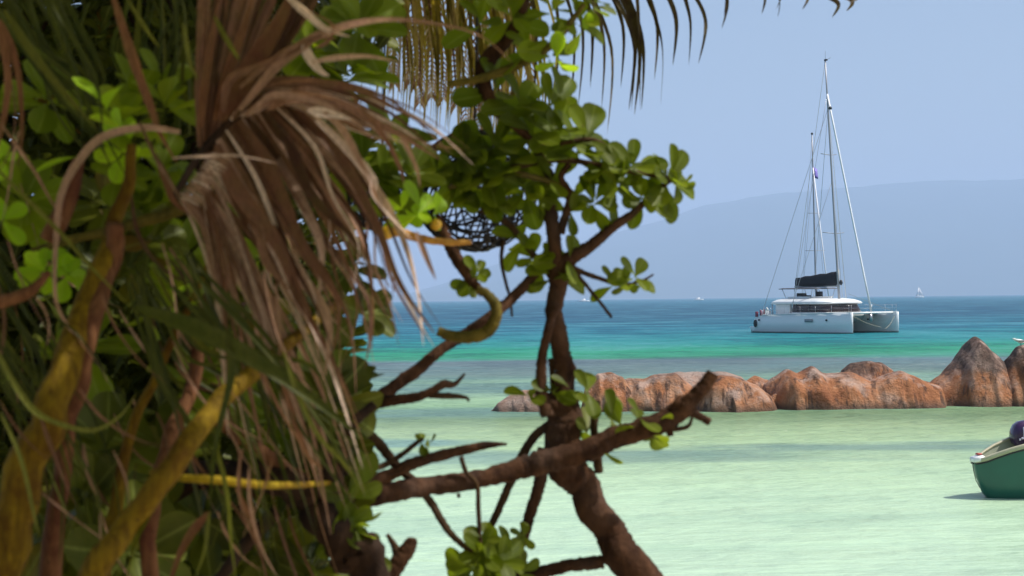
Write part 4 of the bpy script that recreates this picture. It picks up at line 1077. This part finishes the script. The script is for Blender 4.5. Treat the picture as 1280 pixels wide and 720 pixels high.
# ---------------------------------------------------------------- 4. young coconut palm at left: stalks, green blades, dead frond
D3 = 3.3
yp_ = thing('young_palm', root_at(60, 3.6), 'young palm at left with green blades, thick yellowish stalks and a brown dead frond', 'palm tree')
mb = MB(); g0 = P(60, 360, 3.6)
bz = beach_z(g0.x, g0.y)
mb.tube([V((g0.x, g0.y, bz - .2)), V((g0.x, g0.y, bz + .25)), V((g0.x, g0.y, bz + .5))], [.16, .15, .11], 14, .5, .3); mb.build('trunk', M['bark'], yp_)
def stalk(pts, mat='petiole', name='frond_stalk', flat=1):
    m_ = MB(); pxtube(m_, pts, 8, 12, .06); return m_.build(name, M[mat], yp_)
stalk([(-10, 980, 3.4, 34), (2, 720, 3.3, 27), (34, 600, 3.3, 25), (68, 500, 3.3, 21), (98, 410, 3.4, 17), (130, 320, 3.5, 13), (150, 270, 3.6, 10), (165, 180, 3.6, 6)])
stalk([(60, 980, 3.6, 24), (70, 640, 3.45, 12), (92, 500, 3.4, 13), (112, 410, 3.4, 13), (135, 330, 3.5, 13), (150, 280, 3.5, 10)], 'petiole_brown')
stalk([(-20, 980, 3.5, 30), (108, 735, 3.2, 19), (160, 660, 3.2, 16), (220, 575, 3.2, 15), (270, 510, 3.3, 13), (320, 462, 3.4, 11), (360, 430, 3.5, 8), (420, 380, 3.7, 5)])
stalk([(190, 590, 3.4, 4), (225, 597, 3.3, 4.5), (270, 600, 3.3, 5.5), (330, 606, 3.4, 5), (380, 606, 3.7, 4), (415, 603, 4.0, 3)], 'petiole_yellow')
stalk([(-30, 385, 3.2, 9), (10, 375, 3.2, 8), (40, 362, 3.2, 7), (62, 340, 3.2, 4)], 'petiole_brown')
stalk([(200, 980, 3.7, 14), (190, 640, 3.6, 10), (240, 480, 3.7, 9), (265, 330, 3.8, 8), (262, 240, 3.8, 8), (262, 190, 3.8, 7)], 'petiole_brown')
stalk([(60, 300, 3.6, 12), (85, 240, 3.6, 12), (98, 200, 3.6, 8)], 'petiole_brown')
stalk([(90, 960, 3.7, 16), (150, 600, 3.7, 8), (190, 480, 3.7, 6), (230, 400, 3.7, 5), (260, 330, 3.7, 3)], 'petiole')

def lerp_guides(gs, t):
    n = len(gs) - 1; k = min(int(t * n), n - 1); u = t * n - k
    return [tuple(a_ + (b_ - a_) * u for a_, b_ in zip(p, q)) for p, q in zip(gs[k], gs[k + 1])]
# dead frond
dm_ = MB()
hang = [[(266, 192), (298, 270), (342, 350), (372, 410), (388, 465)], [(276, 168), (322, 250), (372, 340), (408, 420), (430, 500)],
        [(300, 148), (350, 215), (405, 310), (440, 400), (470, 505)], [(335, 136), (395, 205), (455, 300), (488, 380), (512, 450)], [(375, 133), (430, 190), (488, 280), (520, 365), (545, 440)]]
for k in range(44):
    t = (k + R.random()) / 44
    g = lerp_guides(hang, t ** .9)
    dd = D3 + .25 + R.uniform(-.10, .10)
    cut = R.uniform(.62, 1.04)
    q = [(g[0][0], g[0][1])] + [(g[0][0] + (x - g[0][0]) * cut + R.uniform(-13, 13) * i * .6, g[0][1] + (y - g[0][1]) * cut + R.uniform(-5, 5)) for i, (x, y) in enumerate(g[1:], 1)]
    pxstrip(dm_, [(x, y, dd - .04 * i * (1 if k % 2 else .3)) for i, (x, y) in enumerate(q)], R.choice((R.uniform(4, 9), R.uniform(10, 22))), R.choice((R.uniform(.0, .25), R.uniform(.3, .6), R.uniform(.7, 1))), 6, R.uniform(-2.6, 2.6), .4)  # pale and dark strip tones stand in for highlights and shadowed gaps
arch = [[(288, 150), (330, 100), (420, 92), (520, 130), (592, 192)], [(300, 146), (350, 118), (440, 125), (520, 160), (585, 205)], [(340, 136), (390, 120), (450, 140), (520, 175), (570, 190)]]
for k in range(26):
    g = lerp_guides(arch, R.random()); dd = D3 + .15 + R.uniform(-.1, .1); cut = R.uniform(.6, 1.03)
    q = [(g[0][0] + (x - g[0][0]) * cut + R.uniform(-9, 9) * i * .3, g[0][1] + (y - g[0][1]) * cut + R.uniform(-8, 8) * (i > 0)) for i, (x, y) in enumerate(g)]
    pxstrip(dm_, [(x, y, dd) for x, y in q], R.uniform(7, 14), R.uniform(.1, 1), 6, R.uniform(-2, 2), .4)
for pts, w, v in (([(300, 138), (345, 85), (400, 45), (470, 27), (540, 30), (600, 45), (640, 78)], 15, .55), ([(390, 78), (420, 72), (460, 70), (500, 78)], 8, .8),
                  ([(355, -8), (385, 18), (408, 36), (438, 46)], 11, .95), ([(380, 55), (386, 70), (400, 88), (412, 95)], 13, .95), ([(395, 60), (412, 50), (415, 30), (380, 10)], 6, .4),
                  ([(385, 138), (410, 142), (440, 150)], 12, 1.), ([(405, 140), (430, 165), (450, 200), (478, 262)], 10, .7), ([(395, 150), (440, 195), (465, 225), (470, 250), (520, 305)], 15, .9),
                  ([(500, 170), (512, 190), (522, 215), (525, 235)], 6, .7), ([(520, 290), (530, 315), (545, 350)], 9, .6), ([(440, 120), (480, 170), (500, 210), (505, 230)], 7, .4),
                  ([(225, 165), (180, 160), (130, 172), (98, 205), (78, 245), (72, 300), (70, 350), (74, 385), (95, 420), (120, 450), (135, 478)], 14, .75),
                  ([(215, 198), (250, 196), (300, 195), (350, 205)], 5, .85),
                  ([(280, 140), (288, 100), (330, 80), (395, 52)], 12, .3), ([(300, 110), (350, 70), (395, 48), (420, 50)], 9, .4)):
    pxstrip(dm_, [(x, y, D3 + .05) for x, y in pts], w, v, 6, R.uniform(-1, 1), .35)
# brown leaflets standing up and trailing ones
for k in range(26):
    t = R.random(); x0 = 250 + 45 * t; x1 = 262 + 150 * t ** 1.1 + R.uniform(-8, 8)
    pxstrip(dm_, [(x0, 185 - 45 * t, D3 + .2), (x0 + (x1 - x0) * .22, 120, D3 + .2), (x0 + (x1 - x0) * .6, 55, D3 + .22), (x1, -15, D3 + .25), (x1 + 25, -70, D3 + .3)], R.uniform(9, 19), R.uniform(.05, .5), 6, R.uniform(-.6, .6), .3)
for k in range(24):
    y0 = R.uniform(205, 250); e = R.choice([(450, 610), (435, 590), (475, 515), (400, 560), (385, 600), (360, 540), (330, 470), (415, 645), (300, 520), (340, 620), (290, 430)])
    x0 = 262 - (y0 - 205) * .8
    ex, ey = e[0] + R.uniform(-25, 25), e[1] + R.uniform(-30, 30)
    pxstrip(dm_, [(x0, y0, D3 + .3), (x0 + (ex - x0) * .35, y0 + (ey - y0) * .24 + R.uniform(-8, 8), D3 + .28), (x0 + (ex - x0) * .72 + R.uniform(-10, 10), y0 + (ey - y0) * .62, D3 + .22), (ex, ey, D3 + .2)], R.uniform(4, 10), R.uniform(.2, .95), 7, R.uniform(-1, 1), .35)
for k in range(14):  # folded fan of leaflet feet below the rachis
    x0, y0 = 222 + k * 3.2, 246 - k * 4.2
    pxstrip(dm_, [(x0, y0, D3 + .12), (x0 + 14, y0 + 4, D3 + .1), (x0 + 28, y0 + 12, D3 + .1)], 3.2, R.uniform(.7, 1), 4, .3, .3)
df = dm_.build('dead_frond', M['palm_dead'], yp_)
q = MB(); pxtube(q, [(212, 250, D3 + .2, 5), (232, 222, D3 + .2, 5), (252, 190, D3 + .2, 5.5), (272, 165, D3 + .2, 5.5), (298, 145, D3 + .2, 5), (335, 133, D3 + .2, 4), (385, 130, D3 + .2, 3), (430, 136, D3 + .2, 1.5)], 7, 8, .3)
q.build('midrib', M['bark_dark'], df)
# rust-coloured leaflets
rm_ = None
for pts, w, v in (([(140, -10), (158, 45), (175, 95), (192, 140), (200, 165), (222, 205)], 12, .7), ([(-10, 10), (5, 60), (10, 110), (0, 170), (-10, 200)], 9, .6), ([(0, 25), (16, 60), (26, 110), (28, 170), (22, 210)], 8, .5),
                  ([(250, 160), (255, 110), (262, 60), (275, -10)], 11, .4), ([(268, 150), (285, 90), (305, 30), (318, -15)], 12, .5), ([(275, 150), (310, 85), (345, 30), (368, -20)], 26, .15), ([(262, 640), (240, 665), (222, 700), (210, 740)], 10, .3),
                  ([(198, 200), (210, 225), (218, 250), (240, 270)], 12, .3), ([(345, 450), (365, 520), (385, 570), (405, 585)], 6, .9), ([(295, 610), (310, 640), (325, 680), (335, 700)], 5, .9), ([(220, 500), (235, 560), (262, 600)], 6, .3)):
    rm_ = MB(); pxstrip(rm_, [(x, y, D3 + .1) for x, y in pts], w * 1.15, v, 6, .3, .45); rm_.build('rusty_leaflet', M['palm_rust'], yp_)
# green fronds: long blades radiating
def blades(n, src, ends, w, v, d, mat='palm_green', name='green_frond', sag=0.0):
    m_ = MB()
    for k in range(n):
        t = (k + R.random()) / n
        g = lerp_guides(ends, t)
        q = [(x + R.uniform(-1, 1) * src * (1 + i), y + R.uniform(-1, 1) * src * (1 + i)) for i, (x, y) in enumerate(g)]
        dd = d + R.uniform(-.2, .3)
        pxstrip(m_, [(x, y, dd) for x, y in q], R.uniform(*w), R.uniform(*v), 7, R.uniform(-.7, .7), .3)
    return m_.build(name, M[mat], yp_)
blades(20, 8, [[(-40, -40), (20, 40), (70, 120), (120, 210)], [(0, -60), (50, 40), (110, 130), (170, 230)], [(60, -60), (90, 20), (120, 90), (130, 170)]], (5, 10), (0, .7), 3.7)
blades(30, 7, [[(140, 190), (150, 110), (160, 40), (165, -60)], [(160, 200), (190, 110), (215, 40), (230, -60)], [(240, 160), (236, 90), (225, 40), (200, -40)], [(260, 150), (290, 80), (300, 20), (310, -60)], [(300, 150), (340, 80), (350, 20), (352, -60)]], (5, 11), (0, .8), 3.9)
blades(26, 9, [[(230, 300), (255, 420), (270, 560), (285, 740)], [(240, 330), (330, 420), (400, 500), (450, 620)], [(180, 330), (240, 430), (330, 460), (430, 540)], [(160, 350), (190, 480), (240, 600), (250, 740)]], (4, 9), (0, .85), 3.5)
blades(26, 10, [[(-40, 230), (20, 330), (90, 420), (150, 520)], [(-40, 380), (30, 480), (70, 560), (90, 680)], [(0, 420), (40, 520), (50, 600), (60, 740)], [(100, 400), (110, 520), (130, 600), (140, 740)]], (3, 7), (0, .8), 3.5)
gm = MB()
for pts, w, v in (([(-10, 425), (12, 470), (40, 510), (70, 528), (115, 538), (150, 520), (172, 490)], 8, .98), ([(-10, 205), (30, 245), (75, 290), (115, 335), (180, 400)], 6, .9), ([(5, 12), (45, 70), (85, 120), (120, 160)], 14, .75),
                  ([(170, 385), (240, 410), (300, 440), (380, 490), (450, 545)], 26, .45), ([(355, 440), (372, 490), (395, 540), (430, 580), (450, 610)], 7, .98), ([(0, 515), (25, 570), (42, 640), (48, 668)], 6, .95), ([(262, 640), (256, 690), (240, 730)], 6, .95), ([(272, 560), (285, 620), (290, 680), (296, 730)], 8, .95),
                  ([(285, 420), (290, 470), (270, 560), (262, 640)], 14, .4), ([(230, 30), (238, 80), (248, 100)], 6, .95), ([(160, 0), (185, 40), (200, 60)], 5, .9), ([(268, 20), (290, 60), (300, 75)], 8, .8), ([(190, 640), (170, 680), (150, 760)], 9, .8)):
    pxstrip(gm, [(x, y, 3.2) for x, y in pts], w, v, 7, .4, .3)
gm.build('green_frond', M['palm_green'], yp_)

# ---------------------------------------------------------------- 5. tall coconut palm: crown above the picture, fronds hanging into it
CW = V((-0.9, 7.6, 6.7))
tp = thing('coconut_palm', (-2.3, 8.6, beach_z(-2.3, 8.6)), 'tall coconut palm whose long fronds hang in from above the picture', 'palm tree')
mb = MB(); b0 = V((-2.3, 8.6, beach_z(-2.3, 8.6) - .3)); pts = [b0.lerp(CW, k / 14) + V((-.35 * math.sin(math.pi * k / 14), 0, 0)) for k in range(15)]
mb.tube(pts, [.20 - .07 * k / 14 + (.06 if k == 0 else 0) for k in range(15)], 14, .5, .2); mb.build('trunk', M['bark'], tp)
def frond(root, pts3, n, ln, w, v, mat, droop=1.0, side=1.0):
    """pts3: rachis points; leaflets both sides, hanging by gravity."""
    m_ = MB(); N = len(pts3)
    for k in range(n):
        u = (k + R.random() * .6) / n * .98 + .02
        f = u * (N - 1); i = min(int(f), N - 2); p = pts3[i].lerp(pts3[i + 1], f - i)
        t = (pts3[i + 1] - pts3[i]).normalized()
        sd = t.cross(V((0, 0, 1))).normalized()
        L = ln * (0.45 + 1.0 * math.sin(math.pi * min(1, u * .92 + .08)) ** .7) * .75 * R.uniform(.85, 1.1)
        for s in (-1, 1):
            d = (sd * s * side * .8 + t * .75 + V((0, 0, .1))).normalized()
            q = [p.copy()]; c = p.copy()
            for j in range(9):
                d = (d + V((0, 0, -1)) * .26 * droop * R.uniform(.8, 1.2) + V((R.uniform(-.05, .05), R.uniform(-.05, .05), 0))).normalized()
                c = c + d * L / 9; q.append(c.copy())
            strip(m_, q, w * R.uniform(.8, 1.2), R.uniform(*v), V((R.uniform(-.4, .4), -1, R.uniform(0, .8))), .3, R.uniform(-1, 1))
    fr = m_.build('frond', M[mat], root)
    q = MB(); q.tube(pts3, [.022 * (1 - .8 * i / (N - 1)) + .003 for i in range(N)], 7); q.build('midrib', M['petiole'], fr)
    return fr
def arc(start, az, length, rise, droop, n=16):
    a_ = math.radians(az); h = V((math.cos(a_), math.sin(a_), 0)); out = []
    el = rise; p = start.copy(); out.append(p.copy())
    for i in range(n):
        d = h * math.cos(el) + V((0, 0, 1)) * math.sin(el)
        p = p + d * length / n; el -= droop / n; out.append(p.copy())
    return out
for az, L, rise, dr in ((200, 3.4, .7, 1.7), (235, 3.4, .8, 1.3), (262, 3.2, .75, 1.0), (285, 3.0, .8, .9), (312, 3.0, .8, .8), (335, 2.9, .8, .8), (10, 2.9, .9, .9), (45, 3.0, .8, 1.1), (90, 3.2, .7, 1.4), (130, 3.2, .7, 1.6), (165, 3.3, .7, 1.7), (218, 3.0, 1.1, 1.2), (300, 2.9, 1.1, .9), (350, 2.8, 1.1, 1.0)):
    frond(tp, arc(CW, az, L, rise, dr), 46, .75, .045, (.1, .8), 'palm_green')
# the frond over the sky at the top right: leaflets hang into view
DF = 7.0
def hanging_frond(rach, items, mat, d, wr=(4, 7), v=(.1, .9), mid='petiole'):
    m_ = MB()
    for (x, y, ex, ey) in items:
        cx = x + (ex - x) * .95 + R.uniform(-3, 5)
        pxstrip(m_, [(x, y, d + R.uniform(-.15, .15)), (x + (cx - x) * .62, y + (ey - y) * .30, d), (cx + (6 if ex - x > 12 else 2), y + (ey - y) * .62, d), (ex, ey, d + R.uniform(-.2, .2))], R.uniform(*wr), R.uniform(*v), 7, R.uniform(-1, 1), .3)
    fr = m_.build('frond', M[mat], tp)
    q = MB(); pxtube(q, rach, 6, 8); q.build('midrib', M[mid], fr)
    return fr
cpx = (CW - C0); dC = cpx.dot(fw); pcx = 640 + F * cpx.dot(rt) / dC; pcy = 360 - F * cpx.dot(up) / dC
ra = [(pcx, pcy, dC, 9), (460, -420, 7.3, 8), (560, -210, 7.1, 7), (680, -110, DF, 5), (800, -70, DF, 4), (920, -45, DF, 3), (1010, -18, DF, 2), (1045, -4, DF, 1.2)]
rpts = smooth_path([(a_[0], a_[1]) for a_ in ra[2:]], 8)
it = []
for x, ex, ey in ((560, 640, 130), (590, 665, 150), (620, 695, 118), (640, 713, 136), (655, 723, 133), (668, 738, 110), (690, 759, 168), (700, 752, 136), (724, 789, 139), (735, 776, 110), (752, 793, 144), (775, 786, 138), (768, 802, 137), (800, 826, 131), (812, 800, 139), (822, 841, 82), (806, 818, 100), (850, 873, 80), (865, 861, 82), (890, 902, 36), (905, 905, 20), (934, 952, 18), (955, 972, 22), (970, 970, 12), (985, 1003, 12), (1008, 1040, 22), (1025, 1058, 14), (1040, 1062, 4)):
    y = interp([(p[0], p[1]) for p in rpts], x - 20)
    it.append((x - 20, y, ex, ey))
hanging_frond(ra, it, 'palm_far', DF, (6, 9), (0, .9))
# dense yellowing fronds seen against the sky, upper middle
rb_ = [(pcx, pcy, dC, 9), (420, -380, 7.6, 8), (480, -160, 7.4, 6), (540, -60, 7.4, 5), (620, -20, 7.4, 3), (670, 10, 7.4, 2)]
it = []
for k in range(56):
    x = 475 + 190 * k / 56 + R.uniform(-4, 4)
    it.append((x, -60 + (x - 470) * .3, x + R.uniform(-6, 22) + (x - 560) * .08, min(205, 135 + (x - 470) * .5) + R.uniform(-25, 10)))
hanging_frond(rb_, it, 'palm_yellow', 7.4, (3, 6), (0, 1))
rb_ = [(pcx, pcy, dC, 9), (380, -380, 8, 8), (440, -160, 7.9, 6), (500, -90, 7.9, 5), (600, -70, 7.9, 3), (690, -40, 7.9, 2)]
it = []
for k in range(60):
    x = 460 + 200 * k / 60
    it.append((x, -90, x + R.uniform(-40, 50), 60 + R.uniform(0, 110)))
hanging_frond(rb_, it, 'palm_yellow', 7.9, (3, 6), (.2, 1))

# ---------------------------------------------------------------- 6. two woven ball lamps hanging in the shrub
def ball_lamp(px, py, rpx, d, label, seed):
    c = P(px, py, d); r = rpx * d / F; rb = random.Random(seed)
    o = thing('woven_lamp', c, label, 'hanging lamp', 'woven ball lamps hanging in the shrub')
    m_ = MB()
    for k in range(46):
        n = V((rb.gauss(0, 1), rb.gauss(0, 1), rb.gauss(0, .9))).normalized()
        h = rb.uniform(-.75, .75)
        a1 = n.cross(V((.3, .5, .8))).normalized(); a2 = n.cross(a1); q = math.sqrt(1 - h * h)
        rr = r * rb.uniform(.97, 1.02)
        m_.tube([c + (n * h + (a1 * math.cos(t) + a2 * math.sin(t)) * q) * rr for t in [2 * math.pi * j / 28 for j in range(29)]], r * .017, 5, caps=False)
    m_.build('woven_shade', M['lamp'], o)
    q = MB(); q.tube([c + V((0, 0, r)), c + V((.02, 0, r + .6)), c + V((0, 0, r + 1.6))], .004, 5); q.build('cord', M['lamp'], o)
ball_lamp(594, 238, 76, 5.3, 'black woven ball lamp hanging behind the leaves above the curled branch', 3)
ball_lamp(478, 246, 44, 5.5, 'smaller black woven ball lamp half hidden behind the hanging dead frond', 5)

# ---------------------------------------------------------------- 7. unseen broad tree, added to shade the foreground from above
bt = thing('added_shade_tree', (-3.9, 3.6, beach_z(-3.9, 3.6)), 'added leafy tree out of view whose crown shades the foreground', 'tree')
bz = beach_z(-3.9, 3.6)
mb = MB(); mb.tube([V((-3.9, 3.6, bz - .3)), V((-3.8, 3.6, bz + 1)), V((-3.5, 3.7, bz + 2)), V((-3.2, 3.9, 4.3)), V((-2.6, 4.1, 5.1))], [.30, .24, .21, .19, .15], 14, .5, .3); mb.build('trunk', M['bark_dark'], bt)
rb = random.Random(77)
for k in range(12):
    e = V((rb.uniform(-2.4, 2.0), rb.uniform(-1.4, 6.6), rb.uniform(5.3, 6.3)))
    mb = MB(); a0 = V((-3.1, 3.95, 4.5)); mb.tube([a0, a0.lerp(e, .35) + V((0, 0, .35)), a0.lerp(e, .7) + V((0, 0, .3)), e], [.11, .08, .05, .02], 8, .5, .3); mb.build('branch', M['bark_dark'], bt)
m_ = MB(); oldR = R; R = rb; cnt = 0
while cnt < 3600:
    q = V((rb.uniform(-4.6, 2.7), rb.uniform(-3.5, 7.8), rb.uniform(4.5, 6.4)))
    if q.z < 3.25 + .185 * q.y: continue
    g = mn.noise(q * .95)
    if g < -.02 + max(0, q.x - 1.4) * .5: continue
    rosette(m_, q, V((rb.uniform(-.6, .6), rb.uniform(-.6, .6), 1)), .19, 6, (.1, .8), (.5, 1.5), .55, 4); cnt += 1
m_.build('foliage', M['leaf_canopy'], bt)
R = oldR

# ---------------------------------------------------------------- 8. dry litter of the palm and lacy leaf fibre
R = random.Random(91)
for k in range(64):
    x = R.uniform(-10, 400); y = R.uniform(60, 660) if x < 250 else R.uniform(330, 640)
    an = math.radians(R.choice((R.uniform(35, 85), R.uniform(50, 75), R.uniform(60, 105)))); L = R.uniform(60, 210); c_ = R.uniform(-.9, .9)
    q = []; dd = R.uniform(3.15, 4.1)
    for i in range(5):
        q.append((x, y, dd)); x += math.cos(an) * L / 4; y += math.sin(an) * L / 4; an += c_ / 3 + R.uniform(-.1, .1)
    if q[-1][0] > 440: continue
    fb = MB(); pxstrip(fb, q, R.uniform(2.2, 6), R.choice((R.uniform(.0, .4), R.uniform(.3, .8))), 5, R.uniform(-2, 2), .4)
    fb.build('dry_leaflet', M['palm_dead'], yp_)
lf = MB()
for k in range(15):
    x0 = 486 + k * 11.5; x1 = x0 + R.uniform(2, 26)
    bot = min(178, 95 + (x0 - 480) * .62) + R.uniform(-14, 10)
    rib_ = [(x0, -70, 7.7), ((x0 + x1) / 2 + 3, bot * .4, 7.7), (x1, bot, 7.7)]
    pxstrip(lf, rib_, 3.5, .12, 6, .1, .3)
    sp = smooth_path(rib_, 14)
    for x, y, d in sp[4:]:
        for sg in (-1, 1):
            pxstrip(lf, [(x, y, d), (x + sg * 4.5, y + 6, d), (x + sg * 7.5, y + 15, d)], 2.4, R.uniform(.55, 1), 2, .3, .3)
fo = lf.build('frond', M['palm_dead'], tp)

# labels of the setting
for n_, l_, c_ in (('sea', 'pale green lagoon turning to turquoise and deep blue sea', 'sea'), ('beach', 'sandy beach under the foreground trees', 'beach'),
                   ('hills', 'hazy blue island ridge along the horizon on the right', 'hills'), ('haze', 'pale blue haze over the sea that fades the island', 'haze')):
    tag(bpy.data.objects[n_], l_, c_)
